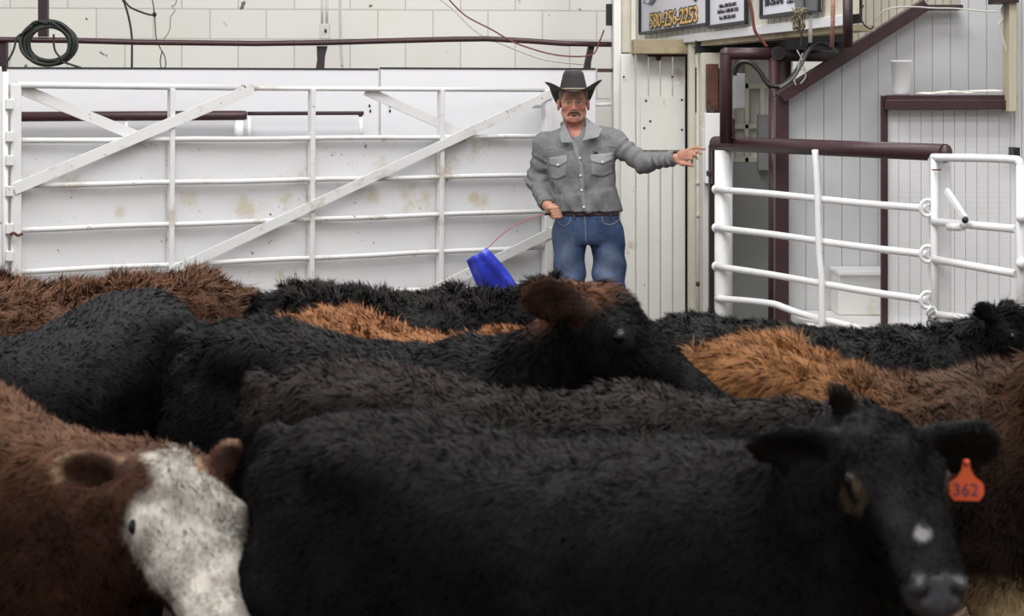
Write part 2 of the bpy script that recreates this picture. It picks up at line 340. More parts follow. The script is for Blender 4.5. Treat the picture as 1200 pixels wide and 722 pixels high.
wire([(207, -3), (206, 4), (202, 8), (205, 13), (200, 20), (199, 34), (195, 42), (191, 46)], .0035, M_grey, 'thin crinkled wire above the maroon wall rail', Y=11.5)
cb = empty('junction_box', P(380.5, 46, 12.3), 'small white electrical box with two conduits on the block wall', 'electrical box')
c0 = P(380.5, 37, 12.3)
MB().box(c0.x-.032, c0.x+.032, c0.y-.02, c0.y+.03, c0.z-.05, c0.z+.05).build('box', M_wirew, cb, bevel=.006)
MB().ball(P(381.5, 36, 12.27), .008, sz=1.8, seg=8).build('switch', M_black, cb)
for x in (377.5, 383): MB().tube([P(x, -10, 12.3), P(x, 28, 12.3)], .009, 8).build('conduit', M_wirew, cb)
wire([(398.5, -10), (399, 40), (401, 79)], .010, M_wirew, 'white conduit running down the block wall right of the junction box', Y=12.5, cat='conduit', name='conduit')
wire([(522, -5), (545, 18), (575, 34), (592, 44), (608, 52), (640, 62), (668, 66), (694, 64), (702, 50), (708, 35)], .0045, M_wirer, 'thin red brown wire sagging from the wall towards the overhang', Y=11.1)
wire([(510, -5), (530, 10), (560, 38), (600, 56), (640, 70), (690, 76)], .006, M_wirew, 'white cord sagging behind the red brown wire on the block wall', Y=11.9)
o = MB().box(P(710, 0, 11.4).x, P(717, 0, 11.4).x, 11.35, 11.42, P(0, 30, 11.4).z, P(0, 5, 11.4).z).build('black_bracket', M_black, bevel=.003); tag(o, 'small black bracket on the block wall beside the white corner post', 'bracket')
# ================================================================== right side: plank door, booth, stair panel, counter, fences
def planks(name, m, parent, Y, xs, y0, y1, th=.025, gap=.004):
    for a, b in zip(xs, xs[1:]):
        A = P(a, y0, Y); B = P(b, y1, Y)
        MB().box(A.x+gap/2, B.x-gap/2, Y, Y+th, max(B.z, .0), A.z).build(name, m, parent, bevel=.004)
d = empty('plank_door', P(765, 0, 11.15)*1, 'tall white plank door with flaking paint behind the cowboy outstretched arm', 'door'); d.location.z = 0
planks('plank', M_plank, d, 11.15, [727, 745, 760, 774, 788.5, 803.5], 63.5, 490, gap=.006)
pa = MB(); A = P(750.5, 113, 11.13); B = P(802.5, 176, 11.13); pa.box(A.x, B.x, 11.13, 11.145, B.z, A.z); pa.build('patch_panel', M_plank, d, bevel=.002)
nb = MB()
for x, y in ((757, 118), (799, 117), (755, 150), (799, 152), (731, 90), (788, 90), (762, 142)): nb.ball(P(x, y, 11.128), .007, seg=8)
nb.build('nail_heads', M_black, d)
mb = MB(); A = P(762, 64, 11.14); mb.box(P(759, 0, 11.14).x, P(806, 0, 11.14).x, 11.13, 11.2, P(0, 66.5, 11.14).z, P(0, 58, 11.14).z); mb.build('top_track', M_rust, d)
mb = MB(); mb.prism([P(768, 66, 11.12), P(776, 65.5, 11.12), P(774, 71, 11.12), P(770, 71, 11.12)], (0, .02, 0)); mb.build('track_roller', M_rust, d)
cp = empty('corner_post', P(722, 0, 11.25), 'broad white corner post between block wall and plank door', 'post'); cp.location.z = 0
MB().box(P(718.5, 0, 11.25).x, P(727.5, 0, 11.25).x, 11.2, 11.5, 0, 3.2).build('face_board', M_plank, cp, bevel=.004)
MB().box(P(727.5, 0, 11.3).x, P(742, 0, 11.3).x, 11.24, 11.5, P(0, 62, 11.3).z, 3.2).build('upper_board', M_cream, cp, bevel=.004)
MB().box(P(739, 0, 11.2).x, P(744, 0, 11.2).x, 11.15, 11.3, P(0, 63, 11.2).z, 3.2).build('upper_trim', M_cream, cp, bevel=.003)
# beam above the door, dark opening, jamb boards
o = MB().box(P(742, 0, 11.0).x, P(850, 0, 11.0).x, 10.98, 11.18, P(0, 63, 11.0).z, P(0, 46, 11.0).z).build('door_header', M_beam, bevel=.004); tag(o, 'cream header beam under the overhang above the plank door', 'beam')
o = MB().box(P(803.6, 0, 11.3).x, P(812, 0, 11.3).x, 11.3, 11.36, 0, P(0, 60, 11.3).z).build('gap_shade', M_dark); tag(o, 'dark strip painted as the shade in the narrow gap right of the plank door', 'board')  # near-black strip stands in for the shade inside the door gap
o = MB().box(P(807.5, 0, 10.9).x, P(814.5, 0, 10.9).x, 10.88, 11.0, 0, P(0, 52, 10.9).z).build('jamb_board', M_cream, bevel=.004); tag(o, 'narrow cream jamb board just right of the pointing hand gap', 'board')
o = MB().tube([P(818.5, 62, 10.85), P(818.5, 490, 10.85)], .011, 10).build('door_rod', M_cream); tag(o, 'thin cream rod beside the jamb board with rusty couplings', 'rod')
for y in (212, 250, 330): MB().tube([P(818.5, y, 10.85), P(818.5, y+5, 10.85)], .015).build('coupling', M_cream if y < 260 else M_rust, o)
MB().box(P(812, 0, 10.95).x, P(820, 0, 10.95).x, 10.9, 10.95, P(0, 132, 10.9).z, P(0, 79, 10.9).z).build('strap_plate', M_dark, o)
bp_ = empty('booth_post', P(830, 0, 10.4), 'wide white boxed post with chipped paint behind the fence end', 'post'); bp_.location.z = 0
MB().box(P(822, 0, 10.6).x, P(846, 0, 10.6).x, 10.56, 10.7, 0, P(0, 62, 10.6).z).build('back_board', M_cream, bp_, bevel=.004)
MB().box(P(823, 0, 10.4).x, P(833, 0, 10.4).x, 10.36, 10.5, 0, P(0, 150, 10.4).z).build('front_board', M_plank, bp_, bevel=.004)
MB().box(P(826, 0, 10.3).x, P(848, 0, 10.3).x, 10.27, 10.36, P(0, 215, 10.3).z, P(0, 132.5, 10.3).z).build('white_plate', M_foam, bp_, bevel=.004)
rb = empty('rusty_box', P(836, 132, 10.45), 'rusty brown iron box above the white plate on the booth post', 'box')
MB().box(P(828, 0, 10.45).x, P(841, 0, 10.45).x, 10.40, 10.5, P(0, 130, 10.45).z, P(0, 75, 10.45).z).build('case', M_rust, rb, bevel=.005)
MB().box(P(841, 0, 10.45).x, P(847, 0, 10.45).x, 10.43, 10.5, P(0, 128, 10.45).z, P(0, 80, 10.45).z).build('side_case', M_rust, rb, bevel=.005)
MB().tube([P(828, 131, 10.4), P(845, 131, 10.4)], .012).build('bottom_lip', M_maroon_d, rb)
M_dk = M_dark
# smear of reddish mud on the door
stains(M_plank, [(P(738, 288, 11.15), .05), (P(736, 297, 11.15), .035), (P(797, 90, 11.15), .10)], (146, 112, 84), .45, 14)
# booth wall with cream lattice window
bw = empty('booth_wall', P(880, 0, 10.75), 'cream booth wall with crossed rails behind the maroon pipe posts', 'wall panel'); bw.location.z = 0
MB().box(P(845, 0, 10.75).x, P(930, 0, 10.75).x, 10.78, 10.83, 0, P(0, 60, 10.75).z).build('panel', M_plank, bw)
for (x0, x1, y0, y1) in ((860, 903, 97, 104), (872, 877, 60, 190), (890, 895, 104, 150), (860, 896, 145, 151), (874, 890, 70, 74), (845, 860, 60, 190), (860, 896, 184, 190)):
    MB().box(P(x0, 0, 10.75).x, P(x1, 0, 10.75).x, 10.72, 10.78, P(0, y1, 10.75).z, P(0, y0, 10.75).z).build('rail', M_cream, bw, bevel=.003)
MB().box(P(815, 0, 10.72).x, P(1000, 0, 10.72).x, 10.70, 10.76, P(0, 62, 10.72).z, P(0, 47, 10.72).z).build('overhang_shade', M_dk, bw)  # dark band added as painted shade below the announcer box
MB().box(P(858, 0, 10.7).x, P(905, 0, 10.7).x, 10.7, 10.74, 0, P(0, 190.5, 10.7).z).build('lower_panel', M_grey, bw, bevel=.003)
MB().box(P(889, 0, 10.6).x, P(905, 0, 10.6).x, 10.6, 10.68, P(0, 200, 10.6).z, P(0, 134, 10.6).z).build('grey_case', M_grey, bw, bevel=.004)
eb = MB(); eb.box(P(860, 0, 9.9).x, P(872.5, 0, 9.9).x, 9.86, 9.95, P(0, 127.5, 9.9).z, P(0, 86, 9.9).z); o = eb.build('switch_box', M_grey, bevel=.005); tag(o, 'flat grey electrical switch box hanging beside the left maroon pipe post', 'electrical box')
MB().box(P(864, 0, 9.9).x, P(868, 0, 9.9).x, 9.95, 10.78, P(0, 100, 9.9).z, P(0, 96, 9.9).z).build('wall_bracket', M_grey, o)
MB().tube([P(861, 86, 9.9), P(861, 80, 9.9)], .012).build('conduit_stub', M_black, o)

# overhang (announcer box) with panelled face and signs
OV = Plane((.804, 12.2), (1.475, 8.43)); nn = OV.n
if nn.x > 0: nn = -nn; OV.n = nn
ov = empty('announcer_box', OV.at(860, 1.9), 'panelled cream overhanging box with signs above the fence', 'booth')
zb = 2.035
def ovp(px, z, off=0): return OV.at(px, z, off)
xs = [745.5, 751]
while xs[-1] < 1000: xs.append(xs[-1]+6.0*(1+(xs[-1]-745)/900))
for a, b in zip(xs, xs[1:]):
    A = ovp(a+.35, 0); B = ovp(b-.35, 0)
    MB().prism([Vector((A.x, A.y, zb+.035)), Vector((B.x, B.y, zb+.035)), Vector((B.x, B.y, 3.0)), Vector((A.x, A.y, 3.0))], -nn*.015).build('panel_board', M_bead2 if a > 885 else M_bead, ov)
def strip(x0, x1, o, z0, z1, th, name, m, bev=0):
    A = ovp(x0, 0, o); B = ovp(x1, 0, o)
    MB().prism([Vector((A.x, A.y, z0)), Vector((B.x, B.y, z0)), Vector((B.x, B.y, z1)), Vector((A.x, A.y, z1))], -nn*th).build(name, m, ov, bevel=bev)
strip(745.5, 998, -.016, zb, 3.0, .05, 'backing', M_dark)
strip(744.5, 990, .02, zb-.012, zb+.035, .03, 'bottom_trim', M_board, .003)
strip(744.5, 1000, -.005, zb-.038, zb-.0125, .10, 'bottom_beam', M_beam)
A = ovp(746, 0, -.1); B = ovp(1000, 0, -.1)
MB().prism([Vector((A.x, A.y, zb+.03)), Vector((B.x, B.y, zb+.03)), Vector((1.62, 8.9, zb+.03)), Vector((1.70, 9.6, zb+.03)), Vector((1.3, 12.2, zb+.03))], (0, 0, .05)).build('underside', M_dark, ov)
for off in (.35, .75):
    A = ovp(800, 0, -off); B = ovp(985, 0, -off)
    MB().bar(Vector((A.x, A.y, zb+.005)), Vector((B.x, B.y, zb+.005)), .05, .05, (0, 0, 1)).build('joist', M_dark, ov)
xd = (OV.d if OV.d.y < 0 else -OV.d)
def sign(x0, x1, yb, label, name='sign_board'):
    a = OV.on(x0, yb, .03); b = OV.on(x1, yb, .03); zt = 2.85
    A = Vector((a.x, a.y, a.z)); B = Vector((b.x, b.y, a.z))
    r_ = MB().prism([A, B, Vector((B.x, B.y, zt)), Vector((A.x, A.y, zt))], -nn*.012).build(name, M_sign, org=A); tag(r_, label, 'sign')
    w = .018
    for q0, q1 in ((A, B), (A, Vector((A.x, A.y, zt))), (B, Vector((B.x, B.y, zt)))):
        MB().bar(q0+nn*.004, q1+nn*.004, w, .022, nn).build('frame', M_black, r_)
    return r_, A, B
def signtext(body, size, m, par, x0, y0, x1, off=0, dn=0, name='lettering'):
    """lettering along the board starting at photo point (x0, y0) and ending at x1"""
    p0 = OV.on(x0, y0, .034+dn); p1 = OV.at(x1, p0.z, .034+dn)
    c = text(body, size, m, par, p0, xd, nn, name, off=off)
    me = c.data; ws = [(v.co-p0).dot(xd) for v in me.vertices]; k = (p1-p0).length/max(ws)
    for v in me.vertices: v.co += xd*((v.co-p0).dot(xd)*(k-1))
    return c
s1, A1, B1 = sign(751, 830, 39.5, 'white sign with large orange 580-256-2253 phone number')
M_ink = mat('black_ink', (24, 22, 28), .5, var=.02); M_or = mat('orange_letters', (228, 186, 112), .5, var=.3, scale=30); M_blue = mat('slate_print', (100, 100, 130), .5, var=.2, scale=40)
signtext('580-256-2253', .128, M_ink, s1, 761, 33.4, 817, off=.0085, name='number_outline')
signtext('580-256-2253', .128, M_or, s1, 761, 33.4, 817, off=.001, dn=.003, name='phone_number')
q = [OV.on(x, y, .036) for x, y in ((754, 3.5), (763, 6.2), (769, -2), (759, -6))]; MB().prism(q, nn*.003).build('printed_picture', M_blue, s1)
q = [OV.on(x, y, .040) for x, y in ((756, 3), (760, 4.2), (762, .5), (757, -1))]; MB().prism(q, nn*.002).build('printed_picture_highlight', M_sign, s1)
q = [OV.on(x, y, .036) for x, y in ((811, -2), (815, 2.3), (817, -1))]; MB().prism(q, nn*.003).build('printed_mark', M_ink, s1)
s2, A2, B2 = sign(831.5, 875.5, 31.8, 'narrow white sign with three lines of office, toll free and fax numbers')
for (x, y, t, x1) in ((842.5, 9.8, 'Office: 580-256-6414', 862.5), (840.5, 16.5, 'Toll Free: 1-800-481-7122', 865), (843, 23.5, 'Fax: 580-256-4411', 861.5)):
    signtext(t, .030, M_ink, s2, x, y, x1)
s3, A3, B3 = sign(893.5, 960, 20.5, 'white sign reading 580-256-6745, partly hidden by the grey box')
signtext('580-256-6745', .050, M_ink, s3, 896, 7.3, 917.5, off=.0008)
signtext('-Glen M', .032, M_ink, s3, 921, 4.8, 933)
gb = empty('speaker_box', P(946, 12, 7.9), 'dark grey box with dangling frayed rope in front of the right sign', 'box')
MB().box(P(935, 0, 7.9).x, P(957, 0, 7.9).x, 7.86, 8.0, P(0, 15.5, 7.9).z, P(0, -12, 7.9).z).build('case', M_grey, gb, bevel=.01).data.materials[0] = mat('dark_grey_case', (98, 100, 104), .5, var=.1)
MB().box(P(941, 0, 7.88).x, P(942.2, 0, 7.88).x, 7.85, 7.87, P(0, 15, 7.9).z, P(0, -12, 7.9).z).build('seam', M_black, gb)
rp = MB()
random.seed(3)
for k in range(16):
    x = 930+random.uniform(0, 12); y = 10+random.uniform(-6, 4); pts = []
    for j in range(5): pts.append(P(x+random.uniform(-3, 3), y+j*6+random.uniform(-1.5, 1.5), 7.85+random.uniform(-.02, .02)))
    rp.tube(smooth_path(pts, 3), .004, 5)
o = rp.build('frayed_rope', mat('grey_rope', (128, 120, 98), .9, var=.5, scale=60)); tag(o, 'clump of frayed grey rope hanging beside the dark grey box', 'rope')
o = None
wire([(939, 36), (939.5, 46), (938, 55)], .004, M_wire, 'short dark cord hanging from the frayed rope clump', Y=7.84, cat='cord', name='cord')
MB().tube([P(950, 15, 7.9), P(949.5, 50, 7.9)], .0085, 8).build('drop_pipe', M_wirew, gb)
o = MB().tube([P(976.5, -10, 7.75), P(976, 25, 7.75), P(974.8, 55, 7.75)], .009, 8).build('rusty_conduit', mat('rust_and_white_pipe', (150, 110, 96), .7, var=.4, scale=20, dirt=(110, 62, 50), dirt_amt=.9, dscale=14, dthr=.5)); tag(o, 'rust streaked vertical pipe left of the upper maroon post', 'pipe')
wire([(875, -6), (881, 12), (884, 34), (890, 44), (899, 55)], .008, M_wirer, 'red cord draped from the signs down to the maroon pipe corner', Y=8.9, cat='cord', name='cord')
o = MB().tube([P(993.5, -12, 8.1), P(993.5, 56, 8.1)], .022, 16).build('upper_post', M_maroon_d); tag(o, 'thick dark maroon upright above the stair trim at the top edge', 'post')

# maroon pipe frame
pf = empty('pipe_frame', P(850, 165, 9.35), 'thick maroon pipe frame of two posts joined by a top pipe', 'pipe frame')
Yp = 9.35; rr = .0315
MB().tube([P(850.8, 168, Yp), P(850.8, 66, Yp), P(851.5, 62.5, Yp)], [rr, rr, rr*.9], 20).ball(P(850.8, 63, Yp), rr*1.02).build('short_post', M_maroon, pf)
MB().tube([P(851, 63, Yp), P(910, 63, Yp)], rr*.97, 20).build('top_pipe', M_maroon, pf)
MB().tube([P(907.5, 490, Yp), P(907.5, 64, Yp)], rr, 20).build('tall_post', M_maroon, pf)
mb = MB(); c = P(912, 62.5, Yp-.036)
mb.tube([c+Vector((0, .06, 0)), c], .034, 20); mb.build('open_pipe_end', M_maroon, pf)
MB().tube([c+Vector((0, .0, 0)), c+Vector((0, -.002, 0))], .024, 20).build('pipe_bore', M_black, pf)
MB().tube([P(915, 65, Yp+.02), P(985, 66, 9.62)], rr*.92, 20).build('rear_pipe', M_maroon_d, pf)
MB().tube([P(920.5, 490, 9.6), P(920.5, 70, 9.6)], .03, 16).build('rear_post', M_maroon_d, pf)
tm = MB()
for k in range(9): tm.ball(P(858.5, 141+k*2.6, 9.35), .012, seg=8)
tm.build('weld_beads', M_maroon_d, pf)
def cable(pts, r, label, Y0, Y1=None, m=None):
    Y1 = Y1 or Y0; n = len(pts)
    o = MB().tube(smooth_path([P(x, y, Y0+(Y1-Y0)*i/(n-1)) for i, (x, y) in enumerate(pts)], 6), r, 10).build('cable', m or M_wire); tag(o, label, 'cable')
cable([(861, 88), (862, 79), (868, 73), (880, 74), (890, 84), (897, 94), (903, 100), (915, 101), (925, 93), (934, 82), (942, 66), (950, 53), (962, 51), (974, 55), (984, 60)], .011, 'heavy black cable looping between the maroon posts and up to the stair trim', 9.24, 9.12)
cable([(862, 84), (866, 76), (876, 72), (886, 78), (894, 92), (903, 103)], .009, 'second black cable arching beside the flat grey switch box', 9.28)
cable([(914, 103), (928, 93), (938, 78), (946, 62), (956, 50), (968, 50), (982, 62)], .008, 'thinner grey cable following the heavy black loop on the right', 9.05, 9.05, mat('grey_cable', (96, 96, 96), .5, var=.1))
cable([(934, 59), (939, 68), (942, 80), (944, 90), (938, 98)], .0035, 'thin white string tangled around the black cables', 9.08, 9.08, M_wirew)
cable([(941, 62), (937, 72), (934, 84), (931, 94), (933, 100)], .003, 'thin pale string end hanging beside the stair trim', 9.10, 9.10, M_wirew)
cable([(1012, 6), (1008, 16), (1012, 28), (1020, 34), (1024, 30)], .0035, 'thin dark cable above the sloping stair trim', 8.2)
cable([(1026, 25), (1034, 14), (1048, 9), (1070, 8), (1095, 9.5), (1120, 10), (1150, 13), (1168, 13.5)], .004, 'pale cord running along the top of the stair panel', 8.95, 8.95, M_wirew)

ub = empty('upper_board_wall', P(1050, 0, 9.7), 'cream board wall glimpsed above the sloping stair trim', 'wall panel'); ub.location.z = 0
for k in range(14): MB().box(P(996+k*9+.4, 0, 9.7).x, P(1005+k*9-.4, 0, 9.7).x, 9.68, 9.71, P(0, 60, 9.7).z if k < 4 else 2.0, 3.0).build('board', M_bead2, ub)
# ------------------------------------------------------------------ stair side panel
Ys = 9.25
sp = empty('stair_panel', P(1050, 0, Ys), 'white vertically grooved side panel of the stairs under a sloping maroon trim', 'panel'); sp.location.z = 0
def slope(x): return 114+(x-924)*(10-114)/(1083-924) if x < 1083 else (10 if x < 1126 else -40)
xs = [923]
while xs[-1] < 1186: xs.append(xs[-1]+21.2)
for a, b in zip(xs, xs[1:]):
    A = a+.35; B = b-.35; zl = .02
    top = [P(B, slope(B), Ys)] + ([P(1083, 10, Ys)] if A < 1083 < B else []) + ([P(1126, -40, Ys), P(1126, 10, Ys)] if A < 1126 < B else []) + [P(A, slope(A), Ys)]
    MB().prism([Vector((P(A, 0, Ys).x, Ys, zl)), Vector((P(B, 0, Ys).x, Ys, zl))]+top, (0, .03, 0)).build('board', M_stair, sp)
bk = MB(); bk.prism([Vector((P(923, 0, Ys).x, Ys+.008, .02)), Vector((P(1188, 0, Ys).x, Ys+.008, .02)), P(1188, 12, Ys+.008), P(1083, 12, Ys+.008), P(924, 116, Ys+.008)], (0, .03, 0)); bk.build('backing', mat('groove_shade_paint', (186, 187, 188), .7, var=.05), sp)
st = empty('stair_trim', P(1000, 60, 9.2), 'maroon sloping trim board capping the stair panel', 'trim')
a = P(919, 113, 9.18); b = P(1083, 5, 9.18)
MB().bar(P(914, 114, 9.18), P(1084, 5.5, 9.18), .060, .10).build('sloping_board', M_maroon, st, bevel=.004)
MB().bar(P(1079, 9, 9.18), P(1126, 9, 9.18), .026, .10).build('level_board', M_maroon, st, bevel=.004)
MB().box(P(908, 0, 9.22).x, P(923.5, 0, 9.22).x, 9.19, 9.28, 0, P(0, 114, 9.2).z).build('upright_board', M_maroon, st, bevel=.004)
o = MB().box(P(1126, 0, 9.3).x, P(1250, 0, 9.3).x, 9.33, 9.38, 1.6, 3.0).build('wall_right', M_stair); tag(o, kind='structure')

# concrete ledge, small step, counter
M_ledge = mat('white_ledge', (230, 229, 226), .6, var=.06, dirt=(196, 176, 130), dirt_amt=.5, dscale=3, dthr=.58, chip=(80, 70, 60), cthr=.74)
o = MB().box(P(925, 0, 9.25).x, 3.4, 8.62, 9.24, 0, .655).build('ledge', M_ledge, bevel=.008); tag(o, 'low white ledge at the foot of the stair panel', 'ledge')
o = MB().box(P(975, 0, 9.2).x, P(1034, 0, 9.2).x, 9.02, 9.24, .656, P(0, 317, 9.1).z).build('step_box', M_ledge, bevel=.006); tag(o, 'small white step box on the ledge beside the counter', 'step')
MB().box(P(973, 0, 9.2).x, P(1034, 0, 9.2).x, 8.98, 9.24, P(0, 320, 9.1).z, P(0, 315, 9.1).z).build('tread', M_pipe, o, bevel=.004)
Yc = 8.68
ct = empty('counter', P(1110, 0, Yc), 'white panelled counter with maroon edge trim in front of the stair panel', 'counter'); ct.location.z = 0
X0 = P(1036, 0, Yc).x; X1 = P(1182, 0, Yc).x; zc = 1.715
xs = [1040]
while xs[-1] < 1188: xs.append(xs[-1]+13.1)
for a, b in zip(xs, xs[1:]): MB().box(P(a+.3, 0, Yc).x, P(b-.3, 0, Yc).x, Yc, Yc+.02, .656, P(0, 129, Yc).z).build('front_board', M_counter, ct)
MB().box(P(1040, 0, Yc).x, P(1188, 0, Yc).x, Yc+.006, Yc+.03, .656, P(0, 129, Yc).z).build('backing', MATS['groove_shade_paint'], ct)
MB().prism([(X0, Yc-.06, P(0, 121, Yc).z), (P(1188, 0, Yc).x, Yc-.06, P(0, 121, Yc).z), (P(1188, 0, Yc).x, 9.24, P(0, 121, Yc).z), (P(1037, 0, 9.24).x, 9.24, P(0, 121, Yc).z)], (0, 0, zc-P(0, 121, Yc).z)).build('counter_top', M_maroon, ct, bevel=.003)
MB().box(X0-.003, X1+.01, Yc-.08, Yc-.0, P(0, 128.5, Yc).z, P(0, 117, Yc).z).build('edge_trim', M_maroon, ct, bevel=.003)
MB().box(P(1032.5, 0, Yc).x, P(1040, 0, Yc).x, Yc-.012, Yc+.02, .656, P(0, 112, Yc).z).build('corner_trim', M_maroon, ct, bevel=.002)
MB().prism([(P(1036, 0, Yc).x, Yc+.02, .656), (P(1039, 0, Yc).x, Yc+.02, .656), (P(1042, 0, 9.24).x, 9.24, .656), (P(1039, 0, 9.24).x, 9.24, .656)], (0, 0, P(0, 121, Yc).z-.656)).build('end_panel', M_stair, ct)
# grid wires of the panelling on the front
M_grid = mat('embossed_line_paint', (218, 219, 221), .5, var=.05)
gr = MB()
for k in range(40):
    z = .70+k*.0235
    if z > P(0, 131, Yc).z: break
    gr.box(P(1041, 0, Yc).x, P(1188, 0, Yc).x, Yc-.0006, Yc+.001, z, z+.002)
gr.build('embossed_lines', M_grid, ct)
cu = empty('foam_cup', P(1056, 111, 8.8), 'tall white foam cup standing on the counter', 'cup')
c0 = P(1056, 0, 8.8); zt = zc
k = .0485/.05
MB().lathe((c0.x, c0.y, zt+.001), [(.036, 0), (.0375, .004), (.0385, .012), (.047, .150), (.0495, .152), (.050, .158), (.0475, .160), (.045, .156), (.036, .02)], 32).build('wall', M_foam, cu)
o = MB(); 
for i, (x0, x1, y, h) in enumerate(((1083, 1096, 109, 3), (1095, 1140, 110, 2), (1108, 1130, 108.6, 1.2), (1140, 1180, 109, 2.2))):
    a = P(x0, y+1, 8.75); b = P(x1, y, 8.75); o.prism([Vector((a.x, 8.7, zc+.002+.004*i)), Vector((b.x, 8.72, zc+.004+.004*i)), Vector((b.x, 9.0, zc+.012+.004*i)), Vector((a.x, 8.95, zc+.006+.004*i))], (0, 0, .003))
o = o.build('loose_papers', mat('curled_paper', (234, 230, 222), .7, var=.1, dirt=(150, 120, 80), dirt_amt=.6, dscale=12, dthr=.6)); tag(o, 'loose curled papers lying on the right of the counter', 'paper')
o = MB().box(P(1181.5, 0, 8.56).x, P(1190.5, 0, 8.56).x, 8.54, 8.66, P(0, 131, 8.56).z, P(0, 2, 8.56).z).build('wood_post', M_wood, bevel=.004); tag(o, 'pale wooden post at the right end of the counter', 'post')
MB().box(P(1176, 0, 8.7).x, P(1181.6, 0, 8.7).x, 8.66, 8.7, P(0, 112, 8.7).z, P(0, 4, 8.7).z).build('maroon_backing', M_maroon_d, o)
MB().box(P(1169, 0, 8.55).x, P(1192, 0, 8.55).x, 8.52, 8.72, P(0, 3.5, 8.56).z, P(0, -20, 8.56).z).build('maroon_head', M_maroon_d, o)
cable([(1178, 5), (1174, 12), (1175, 22), (1171, 28), (1173, 38), (1176, 48), (1180, 62)], .006, 'white cable bundle hanging beside the pale wooden post', 8.6, 8.6, M_wirew)
wr = empty('right_wall_panel', P(1220, 0, 8.62), 'bright white grooved wall panel at the right photo edge', 'wall panel'); wr.location.z = 0
xs = [1188, 1196, 1209, 1222, 1235, 1248, 1261, 1274]
for a, b in zip(xs, xs[1:]): MB().box(P(a+.3, 0, Yc).x, P(b-.3, 0, Yc).x, Yc-.02, Yc+.02, .656, 3.0).build('board', M_counter, wr)
MB().box(P(1198.5, 0, 8.4).x, P(1206, 0, 8.4).x, 8.55, 8.64, P(0, 188, 8.4).z, P(0, 174, 8.4).z).build('dark_block', M_black, wr)

# ------------------------------------------------------------------ fence panel and side gate
FP = Plane((1.072, 9.48), (1.811, 7.97)); fn = FP.n
fp = empty('fence_panel', FP.at(848, 0), 'white pipe fence panel with a thick maroon top rail', 'fence')
MB().tube([FP.on(838.5, 168), FP.on(1108, 179)], .037, 24).build('top_rail', M_maroon, fp)
MB().ball(FP.on(1107, 180.3, 0), .042, sx=.7, sz=.9).build('rail_end', M_maroon, fp)
a = FP.at(848, 0); MB().tube([a, FP.on(848, 176)], .045, 20).build('end_post', M_pipe, fp)
b = FP.at(1101, 0); MB().box(b.x-.042, b.x+.042, b.y-.042, b.y+.042, 0, FP.on(1101, 184).z).build('square_post', M_pipe, fp, bevel=.008)
for y0, y1 in ((222, 244.5), (267, 298.5), (312, 352.5)):
    A = FP.on(838, y0, .045); B = FP.on(1090, y1, .045)
    MB().tube(smooth_path([A, A.lerp(B, .3)+Vector((0, 0, .003)), A.lerp(B, .7)-Vector((0, 0, .004)), B], 3), .0165, 14).build('rail', M_pipe, fp)
    e = MB(); c = FP.on(1089, y1-1, .05); e.tube([c+Vector((.028*math.cos(t)-.01, -.005, .034*math.sin(t))) for t in [i*2*math.pi/16 for i in range(16)]], .0085, 8, closed=True); e.build('clevis', M_pipe, fp)
    e = MB(); e.ball(A+Vector((.0, 0, 0)), .023, sx=.8); e.build('rail_cap', M_pipe, fp)
pts = [(840, 350), (870, 352), (905, 356), (920, 361), (940, 368), (975, 377), (1020, 388), (1090, 402)]
MB().tube(smooth_path([FP.on(x, y, .045) for x, y in pts], 4), .0165, 14).build('bent_rail', M_pipe, fp)
MB().tube(smooth_path([FP.on(955, 176, .07), FP.on(957, 200, .075), FP.on(958.5, 235, .075), FP.on(960, 290, .075), FP.on(963, 330, .075), FP.on(963.5, 372, .075), FP.at(963.5, .25, .075)], 4), .0155, 14).build('upright', M_pipe, fp)
hs = empty('side_gate', FP.at(1150, 0), 'small white pipe gate hinged on the fence post at the right edge', 'gate')
SG = Plane((1.79, 7.97), (2.02, 7.46)); so = .03
MB().tube(smooth_path([SG.on(1093, 184.5, so), SG.on(1150, 185.5, so), SG.on(1187, 187, so), SG.on(1194, 189, so), SG.on(1196.5, 196, so)], 6), .0165, 14).build('top_rail', M_pipe, hs)
MB().tube([SG.on(1196.5, 194, so), SG.on(1198, 440, so)], .019, 14).build('stile', M_pipe, hs)
MB().tube([SG.on(1095.5, 183, so), SG.on(1095.5, 430, so)], .0165, 14).build('stile', M_pipe, hs)
for y0, y1 in ((260, 268.5), (304, 321), (368, 382), (404, 424)):
    MB().tube([SG.on(1094, y0, so+.01), SG.on(1191, y1, so+.01)], .0165, 14).build('rail', M_pipe, hs)
for y in (255, 309): MB().ball(SG.on(1197.5, y, so+.02), .024).build('hinge_knob', M_pipe, hs)
MB().bar(SG.on(1109, 223, .07), SG.on(1131, 256, .07), .026, .02, SG.n).build('latch_bar', M_pipe, hs, bevel=.004)
MB().ball(SG.on(1131, 258, .08), .014).build('latch_bolt', M_black, hs)
MB().tube([SG.on(1112, 266, .05), SG.on(1128, 266, .05)], .017, 12).build('latch_sleeve', M_pipe, hs)
MB().bar(SG.on(1093, 199, .05), SG.on(1102, 199, .05), .006, .01, SG.n).build('pin', M_rust, hs)
for k in range(3):
    c = SG.on(1092+2*(k % 2), 366+6*k, .06); MB().tube([c+Vector((.02*math.cos(t), .01*math.sin(t*2), .022*math.sin(t))) for t in [i*2*math.pi/12 for i in range(12)]], .005, 6, closed=True).build('chain_link', M_pipe if k == 0 else M_grey, hs)
nb = empty('narrow_maroon_bar', P(834, 0, 9.7), 'narrow dark maroon flat bar standing left of the white fence post', 'bar'); nb.location.z = 0
MB().box(P(831, 0, 9.7).x, P(836.5, 0, 9.7).x, 9.68, 9.74, 0, P(0, 170, 9.7).z).build('bar', M_maroon_d, nb, bevel=.003)
